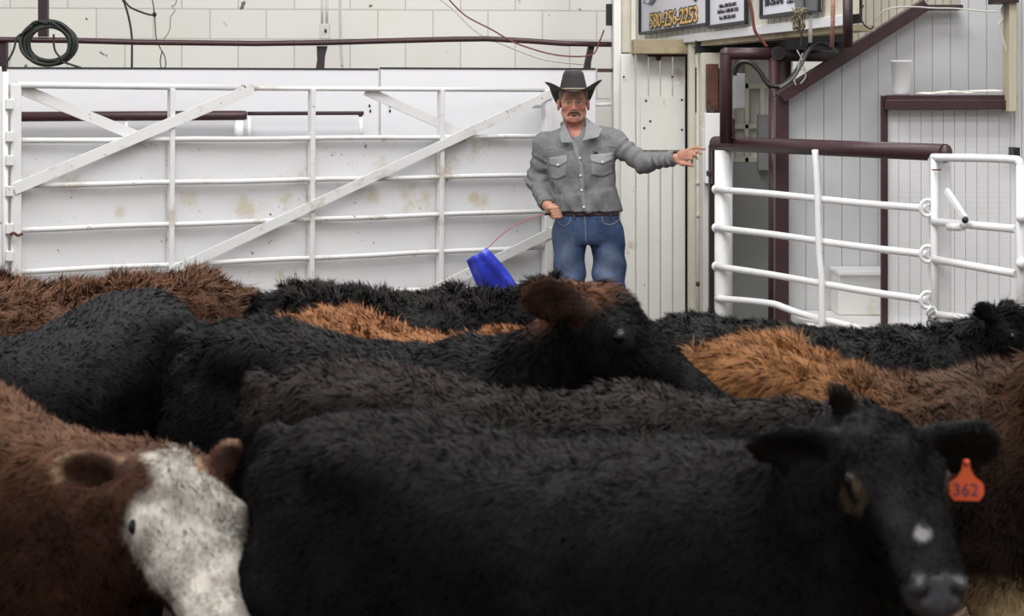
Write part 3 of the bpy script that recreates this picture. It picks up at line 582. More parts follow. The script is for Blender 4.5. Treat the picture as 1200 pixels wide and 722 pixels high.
MB().box(P(833, 0, 9.66).x, P(838.5, 0, 9.66).x, 9.6, 9.68, P(0, 215, 9.7).z, P(0, 168, 9.7).z).build('upper_plate', M_maroon_d, nb, bevel=.003)
MB().box(P(828, 0, 9.66).x, P(834, 0, 9.66).x, 9.6, 9.68, P(0, 206, 9.7).z, P(0, 200, 9.7).z).build('catch', M_maroon_d, nb, bevel=.003)
# ================================================================== implicit surface toolkit (bodies as one continuous skin)
def _n(v): v = np.asarray(v, float); return v/np.linalg.norm(v)
class Field:
    def __init__(s, lo, hi, h):
        s.lo = np.array(lo, float); s.h = h; s.n = np.ceil((np.array(hi)-s.lo)/h).astype(int)+1
        s.D = np.full(tuple(s.n), 9.0, np.float32)
    def sub(s, lo, hi):
        i0 = np.clip(np.floor((np.array(lo)-s.lo)/s.h).astype(int), 0, s.n-1); i1 = np.clip(np.ceil((np.array(hi)-s.lo)/s.h).astype(int)+1, 1, s.n)
        sl = tuple(slice(a, b) for a, b in zip(i0, i1))
        ax = [(s.lo[k]+s.h*np.arange(i0[k], i1[k])).astype(np.float32) for k in range(3)]
        return sl, np.stack(np.meshgrid(*ax, indexing='ij'), -1)
    def merge(s, sl, d, k, cut=False):
        a = s.D[sl]
        if cut:
            h_ = np.clip(.5-.5*(a+d)/k, 0, 1); s.D[sl] = a+(-d-a)*h_+k*h_*(1-h_)
        else:
            h_ = np.clip(.5+.5*(a-d)/k, 0, 1); s.D[sl] = a+(d-a)*h_-k*h_*(1-h_)
    def cone(s, a, b, ra, rb, k=.02, cut=False):
        a = np.array(a, float); b = np.array(b, float); m = max(ra, rb)+k+3*s.h
        sl, X = s.sub(np.minimum(a, b)-m, np.maximum(a, b)+m); v = b-a; L2 = max(v@v, 1e-12)
        t = np.clip(((X-a)@v)/L2, 0, 1); d = np.linalg.norm(X-a-t[..., None]*v, axis=-1)-(ra+(rb-ra)*t); s.merge(sl, d, k, cut)
    def chain(s, pts, rs, k=.015):
        for i in range(len(pts)-1): s.cone(pts[i], pts[i+1], rs[i], rs[i+1], k)
    def ell(s, c, r, R=None, k=.02, cut=False):
        """ellipsoid; R rows = local axes"""
        c = np.array(c, float); r = np.array(r, float); m = r.max()+k+3*s.h
        sl, X = s.sub(c-m, c+m); q = X-c
        if R is not None: q = q@np.array(R).T
        k0 = np.linalg.norm(q/r, axis=-1); k1 = np.linalg.norm(q/(r*r), axis=-1)+1e-9
        s.merge(sl, k0*(k0-1)/k1, k, cut)
    def loft(s, o, d, up, st, k=.03, n=2.3, cut=False, cap=False):
        """stations (t along d, up offset of centre, half width, half height up, half height down)"""
        o = np.array(o, float); d = _n(d); up = np.array(up, float); up = _n(up-d*(up@d)); sd = np.cross(up, d)
        st = np.array(st, float); T = st[:, 0]; m = st[:, 2:].max()+abs(st[:, 1]).max()+k+3*s.h
        e = o+d*T[0], o+d*T[-1]; sl, X = s.sub(np.minimum(*e)-m, np.maximum(*e)+m); q = X-o
        t = q@d; u = q@up; w = q@sd; tc = np.clip(t, T[0], T[-1])
        tt = np.linspace(T[0], T[-1], 200)
        def sm(col):
            y = np.interp(tt, T, st[:, col]); kk = 13; ker = np.hanning(kk+2)[1:-1]; ker /= ker.sum(); return np.interp(tc, tt, np.convolve(np.pad(y, kk//2, mode='edge'), ker, 'valid'))
        cu, hw, hu, hd = sm(1), sm(2), sm(3), sm(4); u = u-cu; hh = np.where(u > 0, hu, hd)
        g = (np.abs(w/hw)**n+np.abs(u/hh)**n)**(1/n); dd = (g-1)*np.minimum(hw, hh)
        if cap or cut:
            es = np.maximum(T[0]-t, t-T[-1]); dd = np.where((dd > 0) & (es > 0), np.hypot(dd, es), np.maximum(dd, es))
        else:
            ex = np.abs(t-tc); dd = np.where(ex > 0, np.sqrt(np.maximum(dd, 0)**2+ex**2)+np.minimum(dd, 0), dd)
        s.merge(sl, dd, k, cut)
    def mesh(s):
        f = s.D; ins = f < 0; n = f.shape; c = [slice(0, -1), slice(1, None)]
        cnt = sum(ins[c[i], c[j], c[k]].astype(np.int8) for i in (0, 1) for j in (0, 1) for k in (0, 1)); act = (cnt > 0) & (cnt < 8)
        idx = np.full(act.shape, -1, np.int64); I = np.argwhere(act); idx[act] = np.arange(len(I))
        P_ = np.zeros((len(I), 3)); C_ = np.zeros(len(I))
        cor = [(i, j, k) for i in (0, 1) for j in (0, 1) for k in (0, 1)]
        V = {q: f[I[:, 0]+q[0], I[:, 1]+q[1], I[:, 2]+q[2]].astype(float) for q in cor}
        for q in cor:
            for ax in range(3):
                if q[ax] == 0:
                    r = list(q); r[ax] = 1; a = V[q]; b = V[tuple(r)]; x = (a < 0) != (b < 0); t = np.where(x, a/np.where(x, a-b, 1), 0)
                    p = np.array(q, float)+0*P_; p[:, ax] += t; P_ += p*x[:, None]; C_ += x
        Vt = s.lo+s.h*(I+P_/C_[:, None]); Q = []
        for ax in range(3):
            sl0 = [slice(1, -1)]*3; sl1 = [slice(1, -1)]*3; sl0[ax] = slice(0, -1); sl1[ax] = slice(1, None)
            a = ins[tuple(sl0)]; b = ins[tuple(sl1)]; x = a != b; J = np.argwhere(x); off = np.array([1, 1, 1]); off[ax] = 0; J = J+off; o = [k for k in range(3) if k != ax]
            def g(du, dv):
                K = J.copy(); K[:, o[0]] += du; K[:, o[1]] += dv; return idx[K[:, 0], K[:, 1], K[:, 2]]
            q = np.stack([g(-1, -1), g(0, -1), g(0, 0), g(-1, 0)], 1); flip = a[x] ^ (ax == 1); q[~flip] = q[~flip][:, ::-1]; Q.append(q)
        return Vt, np.concatenate(Q)
def np_mesh(name, V, Q, col=None, smooth=True):
    me = bpy.data.meshes.new(name); nf = len(Q); w = Q.shape[1]
    me.vertices.add(len(V)); me.vertices.foreach_set('co', np.ascontiguousarray(V, np.float32).ravel())
    me.loops.add(nf*w); me.loops.foreach_set('vertex_index', np.ascontiguousarray(Q, np.int32).ravel())
    me.polygons.add(nf); me.polygons.foreach_set('loop_start', np.arange(0, nf*w, w, dtype=np.int32))
    me.update(calc_edges=True)
    if smooth: me.polygons.foreach_set('use_smooth', np.ones(nf, bool))
    if col is not None:
        a = me.color_attributes.new('coat', 'FLOAT_COLOR', 'POINT'); c = np.ones((len(V), 4), np.float32); c[:, :3] = col; a.data.foreach_set('color', c.ravel())
    return me
def vnormals(V, Q):
    n = np.cross(V[Q[:, 2]]-V[Q[:, 0]], V[Q[:, 3]]-V[Q[:, 1]]); N = np.zeros_like(V)
    for k in range(4): np.add.at(N, Q[:, k], n)
    return N/(np.linalg.norm(N, axis=1, keepdims=True)+1e-12)
def relax(V, Q, it=3, f=.5):
    for _ in range(it):
        S = np.zeros_like(V); C_ = np.zeros(len(V))
        for k in range(4):
            for m in (1, 3): np.add.at(S, Q[:, k], V[Q[:, (k+m) % 4]]); np.add.at(C_, Q[:, k], 1)
        V = V+(S/C_[:, None]-V)*f
    return V
def wob(X, fr, seed, amp=1.0):
    """smooth pseudo noise, roughly -1..1"""
    r = np.random.RandomState(seed); o = np.zeros(len(X))
    for i in range(6):
        k = r.normal(size=3); k = k/np.linalg.norm(k)*fr*(.6+.35*i); o += np.sin(X@k+r.uniform(0, 6.3)+1.3*np.sin(X@(k[[1, 2, 0]]*.7)+i))/(1+.25*i)
    return amp*o/2.6
def hair_mat(name, rough=.55, spec=.35, sheen=.0):
    if name in MATS: return MATS[name]
    m = bpy.data.materials.new(name); m.use_nodes = True; N = m.node_tree.nodes; L = m.node_tree.links; b = N['Principled BSDF']
    a = N.new('ShaderNodeVertexColor'); a.layer_name = 'coat'
    n = N.new('ShaderNodeTexNoise'); n.inputs['Scale'].default_value = 45; tc = N.new('ShaderNodeTexCoord'); L.new(tc.outputs['Object'], n.inputs['Vector'])
    x = N.new('ShaderNodeMix'); x.data_type = 'RGBA'; x.blend_type = 'MULTIPLY'; r = N.new('ShaderNodeMapRange'); L.new(n.outputs[0], r.inputs[0]); r.inputs[1].default_value = .35; r.inputs[2].default_value = .65; r.inputs[3].default_value = .35; r.inputs[4].default_value = 0
    L.new(r.outputs[0], x.inputs[0]); L.new(a.outputs[0], x.inputs[6]); x.inputs[7].default_value = (.45, .42, .4, 1)
    L.new(x.outputs[2], b.inputs['Base Color']); b.inputs['Roughness'].default_value = rough; b.inputs['Specular IOR Level'].default_value = spec
    if sheen: b.inputs['Sheen Weight'].default_value = sheen; b.inputs['Sheen Roughness'].default_value = .4
    MATS[name] = m; return m
def fur(body, V, Q, N, col, cnt, length, comb, keep, seed, width=.0032, lift=.45, parent=None, jit=.25, name='fur', mtl=None, tipgain=1.25, tuft=.5, skin=None):
    """tapering hair strands rooted on the surface; length, comb and keep are given per vertex"""
    rs = np.random.RandomState(seed)
    T = np.concatenate([Q[:, [0, 1, 2]], Q[:, [0, 2, 3]]]); A = np.linalg.norm(np.cross(V[T[:, 1]]-V[T[:, 0]], V[T[:, 2]]-V[T[:, 0]]), axis=1)*keep[T].mean(1)
    ti = rs.choice(len(T), cnt, p=A/A.sum()); u, v = rs.rand(2, cnt); fl = u+v > 1; u[fl] = 1-u[fl]; v[fl] = 1-v[fl]; w = np.stack([1-u-v, u, v], 1)[..., None]; t = T[ti]
    def ip(X): return (X[t]*w).sum(1)
    R = ip(V); n = ip(N); n /= np.linalg.norm(n, axis=1, keepdims=True)+1e-9; c = ip(col); L = (length[t]*w[..., 0]).sum(1); d = ip(comb)
    d -= n*(d*n).sum(1, keepdims=True); d /= np.linalg.norm(d, axis=1, keepdims=True)+1e-6
    cl = np.stack([wob(R, 55, seed+i) for i in range(3)], 1)+.6*np.stack([wob(R, 120, seed+7+i) for i in range(3)], 1)
    dr = d*(1-lift)+n*lift+cl*tuft+rs.normal(size=(cnt, 3))*jit*.6; dr /= np.linalg.norm(dr, axis=1, keepdims=True)
    dr -= n*np.minimum((dr*n).sum(1, keepdims=True)-.12, 0)
    L = L*(.55+.6*rs.rand(cnt))*(1+.35*wob(R, 30, seed+11)); wd_ = width*(.6+.8*rs.rand(cnt))
    s_ = np.cross(dr, n+rs.normal(size=(cnt, 3))*.7); s_ /= np.linalg.norm(s_, axis=1, keepdims=True)+1e-9
    bend = -n*.25+np.array([0, 0, -.18])+rs.normal(size=(cnt, 3))*.15
    p0 = R-n*.003; p1 = R+dr*(L*.45)[:, None]; p2 = p1+(dr+bend)*(L*.55)[:, None]
    W = wd_[:, None]*s_/2
    VV = np.stack([p0-W, p0+W, p1-W*.8, p1+W*.8, p2], 1).reshape(-1, 3); b = np.arange(cnt)[:, None]*5
    F_ = np.concatenate([b+np.array([0, 1, 3]), b+np.array([0, 3, 2]), b+np.array([2, 3, 4])])
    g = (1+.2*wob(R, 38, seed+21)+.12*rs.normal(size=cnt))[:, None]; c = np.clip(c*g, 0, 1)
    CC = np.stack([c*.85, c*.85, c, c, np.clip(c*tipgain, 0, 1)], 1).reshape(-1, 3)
    me = np_mesh(name, VV, F_, CC)
    nn_ = n*1.0+dr*.18; nn_ /= np.linalg.norm(nn_, axis=1, keepdims=True); NN = np.repeat(nn_, 5, 0)
    me.normals_split_custom_set_from_vertices(NN.astype(np.float32))
    o = link(name, me, mtl); o.parent = parent; return o
# ================================================================== cattle
def C3(*rgb): return np.array(lin(rgb))
BLACK = C3(17, 17, 18); BLKBRN = C3(34, 28, 26); ORANGE = C3(160, 98, 52); RUST = C3(112, 64, 38); DKRED = C3(72, 46, 36); WHITE = C3(226, 220, 210); CREAM = C3(205, 178, 138)
M_eye = mat('wet_dark_eye', (14, 12, 14), .16, var=.02, spec=.5); M_nose = mat('wet_nose', (46, 44, 48), .28, var=.3, scale=60, bump=.5, bscale=120, spec=.7)
M_tag = mat('orange_ear_tag', (226, 92, 48), .5, var=.06)
M_coat = hair_mat('coat_skin', .7, .2); M_wet = hair_mat('wet_nose_skin', .30, .55); M_furb = hair_mat('black_fur', .6, .22); M_furc = hair_mat('coloured_fur', .6, .25)
def sm(x, a, b): t = np.clip((x-a)/(b-a), 0, 1); return t*t*(3-2*t)
def calf(label, rump, yaw, h, L, poll, muzzle, paint, seed, cnt=38000, hl=.035, zmin=.0, hw=1.0, ears=((.0, .0), (.0, .0)), group=None,
         topfur=1.3, black=True, tag_on=None, roll=0, neck_k=1.0, neck_d=1.0, headscale=1.0, res=.0125, ridge=0, dip=0.0, earlen=1.0, headfur=.7, headw=1.0, eyeout=.018, polltuft=1.6, facegain=1, rump_drop=0, nose=None, lift=.42, width=.0032, tuft=.5):
    """rump, poll, muzzle are world points; yaw = heading in degrees (0 faces +X). The calf is modelled in its own frame."""
    rx, ry = rump[0], rump[1]; cy, sy_ = math.cos(math.radians(yaw)), math.sin(math.radians(yaw))
    def loc(p): d = np.array(p, float)-np.array([rx, ry, 0]); return np.array([d[0]*cy+d[1]*sy_, -d[0]*sy_+d[1]*cy, d[2]])
    pl, mz = loc(poll), loc(muzzle); hd = _n(mz-pl); Lh = np.linalg.norm(mz-pl); hs = Lh/.42*headscale
    side0 = _n(np.cross([0, 0, 1.], hd)); upv = np.cross(hd, side0)
    if roll: a_ = math.radians(roll); upv = upv*math.cos(a_)+side0*math.sin(a_)
    sd = np.cross(upv, hd)      # animal's left
    lo = np.minimum.reduce([[-.14, -.42*hw, -.01], pl-.30, mz-.16]); hi = np.maximum.reduce([[L+.12, .42*hw, h+.16], pl+.30, mz+.16])
    f = Field(lo, hi, res)
    prof = [(-.035, .90-rump_drop, .70, .045), (.0, .945-rump_drop, .60, .12), (.06, .985-rump_drop*.5, .53, .18), (.14, 1.005, .48, .215), (.24, 1.0, .455, .235), (.38, .985-dip*.5, .43, .255), (.52, .975-dip, .40, .268), (.66, .975-dip, .39, .262), (.78, .99-dip*.6, .40, .235), (.90, .965-dip, .43, .185), (.98, .90-dip, .48, .13), (1.02, .82, .56, .06)]
    st = [(t*L, (tp*.62+bt*.38)*h, w*hw, (tp*.38-bt*.38)*h, (tp*.62-bt*.62)*h) for t, tp, bt, w in prof]
    f.loft((0, 0, 0), (1, 0, 0), (0, 0, 1), st, k=.02, n=2.25)
    for sg in (1, -1):
        f.ell((.20*L, sg*.165*hw, .925*h), (.075, .05, .05), k=.05)                       # hook bones
        f.ell((.02*L, sg*.09*hw, .86*h-rump_drop*h), (.05, .045, .06), k=.05)              # pin bones
        f.ell((.12*L, sg*.135*hw, .68*h), (.17, .10, .21), k=.05)                         # thigh
        f.ell((.80*L, sg*.155*hw, .68*h), (.13, .075, .22), k=.06)                         # shoulder
        f.chain([(.16*L, sg*.15*hw, .56*h), (.20*L, sg*.15*hw, .47*h), (.045*L, sg*.14*hw, .32*h), (.075*L, sg*.14*hw, .10*h), (.10*L, sg*.14*hw, .035)], [.10, .085, .048, .036, .042], .03)
        f.cone((.10*L, sg*.14*hw, .035), (.13*L, sg*.14*hw, .03), .044, .036, .01)
        f.chain([(.82*L, sg*.14*hw, .55*h), (.84*L, sg*.13*hw, .43*h), (.83*L, sg*.125*hw, .27*h), (.83*L, sg*.125*hw, .10*h), (.845*L, sg*.125*hw, .035)], [.085, .062, .045, .034, .042], .03)
        f.cone((.845*L, sg*.125*hw, .035), (.87*L, sg*.125*hw, .03), .044, .036, .01)
    f.chain([(-.01*L, 0, .95*h-rump_drop*h), (-.055, 0, .86*h-rump_drop*h), (-.075, .01, .62*h), (-.07, .015, .40*h)], [.035, .026, .020, .032], .02)
    nb = np.array([.86*L, 0, .74*h]); ne = pl+hd*.09*hs-upv*.045*hs; nd = _n(ne-nb); Ln = np.linalg.norm(ne-nb); k_ = neck_k
    f.loft(nb, nd, (0, 0, 1) if abs(nd[2]) < .8 else (-1, 0, .2), [(-.10, -.0, .16*k_, .17*h, .20*h), (Ln*.25, .01, .125*k_, .155*h, .19*h*neck_d), (Ln*.6, .0, .10*k_, .13*h, .15*h*neck_d), (Ln, .0, .088*hs, .10*hs, .10*hs)], k=.07)
    q = hs
    f.loft(pl, hd, upv, [(-.02*q, -.05*q, .05*q, .035*q, .05*q), (.03*q, -.045*q, .078*q, .05*q, .07*q), (.09*q, -.045*q, .094*q, .055*q, .10*q), (.16*q, -.045*q, .100*q, .05*q, .115*q), (.23*q, -.045*q, .088*q, .043*q, .11*q), (.30*q, -.047*q, .066*q, .036*q, .085*q), (.355*q, -.05*q, .060*q, .035*q, .065*q), (.395*q, -.052*q, .060*q, .034*q, .055*q), (.42*q, -.058*q, .045*q, .022*q, .035*q)], k=.035) if headw == 1 else f.loft(pl, hd, upv, [(t*q, o_*q, w_*q*(headw if t < .3 else 1), u_*q, d_*q) for t, o_, w_, u_, d_ in ((-.02, -.05, .05, .035, .05), (.03, -.045, .078, .05, .07), (.09, -.045, .094, .055, .10), (.16, -.045, .100, .05, .115), (.23, -.045, .088, .043, .11), (.30, -.047, .066, .036, .085), (.355, -.05, .062, .035, .065), (.395, -.052, .062, .034, .055), (.42, -.058, .047, .022, .035))], k=.035)
    E = []
    for i, sg in enumerate((1, -1)):
        e = pl+hd*.135*q+sd*sg*.085*q*headw-upv*.028*q; f.ell(e+sd*sg*.0, (.036*q, .026*q, .030*q), [hd, sd, upv], k=.02); E.append(e+sd*sg*eyeout*q)
        f.ell(e-upv*.075*q+hd*.03*q-sd*sg*.02*q, (.06*q, .03*q, .05*q), [hd, sd, upv], k=.03)   # cheek
        nz = pl+hd*.412*q+sd*sg*.030*q-upv*.036*q; f.ell(nz, (.022*q, .013*q, .019*q), [hd, sd, upv], k=.006, cut=True)
        f.ell(nz-hd*.012*q+upv*.014*q+sd*sg*.012*q, (.018*q, .012*q, .012*q), [hd, sd, upv], k=.015)
        # ear: flat leaf, cupped, standing out sideways
        el, fw = ears[i][:2]; er = _n(sd*sg*math.cos(el)+upv*math.sin(el)-hd*(ears[i][3] if len(ears[i]) > 3 else .25)); ew = ears[i][2] if len(ears[i]) > 2 else 1; en = _n(hd*math.cos(fw)+sd*sg*math.sin(fw)+upv*.15); en = _n(en-er*(en@er)); ez = np.cross(er, en); al = .098*q*earlen*(ears[i][2] if len(ears[i]) > 2 else 1)
        b0 = pl+hd*.035*q+sd*sg*.070*q*headw-upv*.04*q; ec = b0+er*al
        f.ell(ec, (al, .017, .058*q*ew), [er, en, ez], k=.012); f.ell(ec+en*.020+er*.012, (al*.80, .014, .040*q*ew), [er, en, ez], k=.008, cut=True)
        f.cone(b0-er*.02, b0+er*.03, .026*q, .024*q, .02)
        if i == 0: earL = (ec, er, en, ez, al)
        else: earR = (ec, er, en, ez, al)
    V, Q_ = f.mesh(); V = relax(V, Q_, 3, .45); N = vnormals(V, Q_)
    V = V+N*(wob(V, 14, seed, .006)+wob(V, 34, seed+3, .0035))[:, None]
    hp = V-pl; ht = hp@hd/(.42*q); hu = (hp@upv)/q; hsd = (hp@sd)/q; head = sm(ht, -.12, .08)*(np.abs(hsd) < .3)*(hu > -.25)*(np.linalg.norm(hp-hd*.2*q, axis=1) < .34*q)
    Ms = dict(V=V, N=N, ht=ht, hu=hu, hs=hsd, head=head, top=sm(V[:, 2], h*.93-.10, h*.99), h=h, L=L, seed=seed)
    earm = np.zeros(len(V)); inner = np.zeros(len(V)); rim = np.zeros(len(V))
    for (ec, er, en, ez, al) in (earL, earR):
        r_ = V-ec; m_ = ((r_@er/(al*1.25))**2+(r_@en/.05)**2+(r_@ez/(.075*q))**2) < 1; earm = np.maximum(earm, m_); inner = np.maximum(inner, m_*sm(N@en, .1, .6)); rim = np.maximum(rim, m_*sm((r_@er/al)**2+(r_@ez/(.058*q))**2, .62, .85)*(r_@er > -al*.5)*sm(N@en, -.5, .2))
    Ms['ear'] = earm; Ms['inner'] = inner; Ms['rim'] = rim
    col = paint(Ms)
    nosem = sm(ht, .88, .95)*head*(hu > -.12)*(1-earm); ncol = C3(52, 50, 54) if nose is None else nose
    col = col*(1-nosem[:, None])+ncol*nosem[:, None]
    me = np_mesh('calf', V, Q_, col); o = link('calf', me, [M_coat, M_wet]); me.polygons.foreach_set('material_index', (nosem[Q_].mean(1) > .5).astype(np.int32)); me.update(); o.location = (rx, ry, 0); o.rotation_euler.z = math.radians(yaw); tag(o, label, 'calf', group)
    # world-space view factor: hair density is kept where a passer-by in front of the herd could see it
    R3 = np.array([[cy, sy_], [-sy_, cy]]); Vw = V.copy(); Vw[:, :2] = V[:, :2]@R3+np.array([rx, ry]); Nw = N.copy(); Nw[:, :2] = N[:, :2]@R3
    vd = np.array([0, 0, 1.7])-Vw; vd /= np.linalg.norm(vd, axis=1, keepdims=True); fc = (Nw*vd).sum(1)
    keep = .06+.94*sm(fc, -.45, -.1); keep *= .05+.95*sm(Vw[:, 2], zmin-.06, zmin+.02); keep *= 1-.97*nosem*1.0
    eyed = np.min([np.linalg.norm(V-e, axis=1) for e in E], axis=0); keep *= sm(eyed, .022*q, .040*q); keep *= 1-.5*inner
    keep *= 1+.8*head
    length = hl*(.75+.25*Ms['top']*topfur+.2*sm(V[:, 2], h*.8, h*.98)); length = length*(1-head)+hl*headfur*head*(.45+.55*(1-sm(ht, .35, .8)))
    pt = head*(1-sm(ht, .10, .34))*sm(hu, -.03, .0)*(1-earm); length = length*(1+(polltuft-1)*pt); length = length*(1-.4*earm)
    comb = np.tile([-.75, 0., -.5], (len(V), 1))*(1-head[:, None])+(hd*.8-upv*.0)[None]*head[:, None]*(1-pt[:, None])+(upv*.6+hd*.5)[None]*pt[:, None]
    comb[earm > 0] = 0; 
    for (ec, er, en, ez, al) in (earL, earR):
        m_ = (earm > 0) & (np.linalg.norm(V-ec, axis=1) < al*1.4); comb[m_] = er
    fm = M_furb if black else M_furc
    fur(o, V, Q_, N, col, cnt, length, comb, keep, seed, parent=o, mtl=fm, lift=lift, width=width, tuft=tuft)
    for e, sg in zip(E, (1, -1)):
        b = MB(); b.ball(Vector((0, 0, 0)), .0185*q, seg=20); bmesh.ops.recalc_face_normals(b.bm, faces=b.bm.faces); m2 = bpy.data.meshes.new('eye'); b.bm.to_mesh(m2); b.bm.free(); ey = link('eye', m2, M_eye); ey.parent = o; ey.location = e
    if tag_on:
        ec, er, en, ez, al = earL if tag_on['ear'] == 'L' else earR; sz = tag_on.get('size', 1)
        ozw = Vector((0, 0, 1)); n_ = Vector(en)
        c0 = Vector(ec+en*.016)+Vector(er)*tag_on.get('along', .0)
        if 'n' in tag_on: n_ = Vector(loc(np.array([rx, ry, 0])+np.array(tag_on['n']))).normalized()
        up_ = (ozw-n_*ozw.dot(n_)).normalized(); rt = up_.cross(n_)
        prof = [(-.006, .0), (-.009, -.02), (-.016, -.032), (-.031, -.044), (-.0335, -.052), (-.0335, -.066), (-.024, -.079), (.024, -.079), (.0335, -.066), (.0335, -.052), (.031, -.044), (.016, -.032), (.009, -.02), (.006, 0)]
        tb = MB(); base = c0+n_*(.012+tag_on.get('out', 0))+up_*tag_on.get('drop', .0)
        for v_ in [0]:
            A_ = [base+rt*x*sz+up_*z*sz for x, z in prof]; tb.prism(A_, n_*.002)
        bmesh.ops.recalc_face_normals(tb.bm, faces=tb.bm.faces)
        m2 = bpy.data.meshes.new('ear_tag'); tb.bm.to_mesh(m2); tb.bm.free(); tg = link('ear_tag', m2, M_tag); tg.parent = o; tg['label'] = 'orange ear tag'
        bt = MB(); bt.ball(base+n_*.004-up_*.004, .006, seg=10); m3 = bpy.data.meshes.new('tag_button'); bt.bm.to_mesh(m3); bt.bm.free(); link('tag_button', m3, M_tag).parent = tg
        if tag_on.get('text'):
            tx = text(tag_on['text'], .034*sz, mat('blue_grey_marker', (92, 62, 84), .6, var=.1), None, base+n_*.003-rt*.027*sz-up_*.069*sz, rt, n_, 'tag_number', off=.0002, depth=.0003); tx.parent = tg
    return o

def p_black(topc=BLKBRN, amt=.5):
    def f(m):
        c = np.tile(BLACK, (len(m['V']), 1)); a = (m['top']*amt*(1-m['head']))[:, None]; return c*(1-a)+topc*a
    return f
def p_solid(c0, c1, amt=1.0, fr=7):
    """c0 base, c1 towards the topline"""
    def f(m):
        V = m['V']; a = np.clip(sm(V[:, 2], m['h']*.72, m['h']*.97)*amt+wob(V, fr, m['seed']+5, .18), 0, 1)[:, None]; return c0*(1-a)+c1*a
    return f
def W(px, py, Y): return np.array(P(px, py, Y))

# nearest row -------------------------------------------------------
def paint_a(m):
    c = p_black(BLKBRN, .35)(m); V = m['V']
    star = np.clip(1-((m['ht']-.70)/.045)**2-((m['hs']+.004)/.020)**2, 0, 1)*(m['hu'] > -.09)*m['head']; star = sm(star, .1, .6)[:, None]; c = c*(1-star)+C3(170, 170, 170)*star
    r = np.hypot((m['ht']-.365)*.42, (m['hu']+.045)); ring = sm(r, .016, .022)*(1-sm(r, .034, .044))*m['head']*(np.abs(m['hs']) > .05); ring = (ring*.55)[:, None]; return c*(1-ring)+C3(120, 104, 84)*ring
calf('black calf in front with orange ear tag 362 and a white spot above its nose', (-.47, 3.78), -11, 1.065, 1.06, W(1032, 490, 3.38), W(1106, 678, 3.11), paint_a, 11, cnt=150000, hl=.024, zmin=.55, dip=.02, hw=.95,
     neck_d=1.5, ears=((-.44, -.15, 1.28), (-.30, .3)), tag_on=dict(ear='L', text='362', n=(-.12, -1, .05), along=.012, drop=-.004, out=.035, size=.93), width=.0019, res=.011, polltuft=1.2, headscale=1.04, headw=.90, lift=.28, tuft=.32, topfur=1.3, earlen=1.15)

# second row --------------------------------------------------------
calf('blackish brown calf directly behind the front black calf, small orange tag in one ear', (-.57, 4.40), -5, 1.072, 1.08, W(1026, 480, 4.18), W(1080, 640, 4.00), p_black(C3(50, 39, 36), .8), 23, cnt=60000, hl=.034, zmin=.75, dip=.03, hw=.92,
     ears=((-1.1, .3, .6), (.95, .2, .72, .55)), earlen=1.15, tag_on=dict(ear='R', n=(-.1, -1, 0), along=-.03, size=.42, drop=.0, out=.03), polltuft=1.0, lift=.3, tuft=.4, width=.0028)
def paint_c(m):
    c = p_black(BLKBRN, .2)(m); a = np.clip(m['head']*(1-sm(m['ht'], .02, .18))*sm(m['hu'], -.05, -.01)+sm(m['V'][:, 2], m['h']*.985, m['h']*1.06)*sm(m['V'][:, 0], m['L']*.8, m['L'])*.9*(1-sm(m['ht'], -.10, .02)), 0, 1)
    a = np.maximum(a*(1-m['ear']), m['ear']*(.5+.5*m['rim'])*(1-.6*m['inner']*(1-m['rim'])))[:, None]; return c*(1-a)+C3(118, 74, 46)*a
calf('black calf with a rusty orange poll and orange rimmed ears mid herd', (-.87, 5.08), -9, 1.10, .98, W(692, 333, 4.72), W(868, 468, 4.60), paint_c, 37, cnt=60000, hl=.030, zmin=.80, dip=.035, hw=.90,
     ears=((-.6, .2, .6), (-.22, .8, 1.0, 1.25)), polltuft=2.4, eyeout=.012, earlen=.80, lift=.3, tuft=.35, headscale=1.02, width=.0028)
def paint_h(m):
    V = m['V']; c = p_solid(DKRED, C3(118, 80, 54), .9)(m); top = sm(m['V'][:, 2], m['h']*.86, m['h']*.98)
    low = -.078-.10*sm(m['ht'], .62, .85); top = sm(m['ht'], -.06, -.01)*np.maximum(sm(m['ht']+1.2*np.clip(m['hu']+.03, -1, .03), .20, .27), sm(.078-np.abs(m['hs']), 0, .014)); f = m['head']*top*sm(m['hu']-low, -.006, .010)*(1-m['ear'])
    f = f[:, None]; g = sm(wob(V, 75, 5)+.25*sm(m['ht'], .2, .7), .25, .7)[:, None]*.55; w = WHITE*(1-g)+C3(150, 136, 130)*g; c = c*(1-f)+w*f
    e = (m['ear']*.6)[:, None]; c = c*(1-e)+C3(90, 56, 44)*e; e = (m['inner']*.7)[:, None]; c = c*(1-e)+C3(44, 28, 24)*e; e = (m['rim']*.75)[:, None]; return c*(1-e)+C3(170, 140, 112)*e
calf('red brown calf with a curly white face at the lower left corner', (-2.05, 4.30), -17, 1.115, 1.08, W(208, 534, 3.78), W(270, 738, 3.50), paint_h, 41, cnt=130000, hl=.030, zmin=.55, black=False,
     ears=((1.2, .1, .5), (-.15, .9, .85, .72)), neck_k=1.35, neck_d=1.6, nose=C3(176, 140, 116), polltuft=1.1, lift=.3, tuft=.42, headfur=.62, res=.011, width=.0020, headscale=1.05)
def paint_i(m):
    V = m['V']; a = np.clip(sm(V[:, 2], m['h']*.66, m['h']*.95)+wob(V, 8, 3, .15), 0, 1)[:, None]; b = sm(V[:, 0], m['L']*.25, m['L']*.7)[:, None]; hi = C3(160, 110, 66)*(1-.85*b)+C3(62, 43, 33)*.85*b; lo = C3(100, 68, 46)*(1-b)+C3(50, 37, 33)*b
    c = lo*(1-a)+hi*a; w = sm(-V[:, 2], -.55, -.50)[:, None]*sm(V[:, 0], m['L']*.55, m['L']*.65)[:, None]; return c*(1-w)+CREAM*w
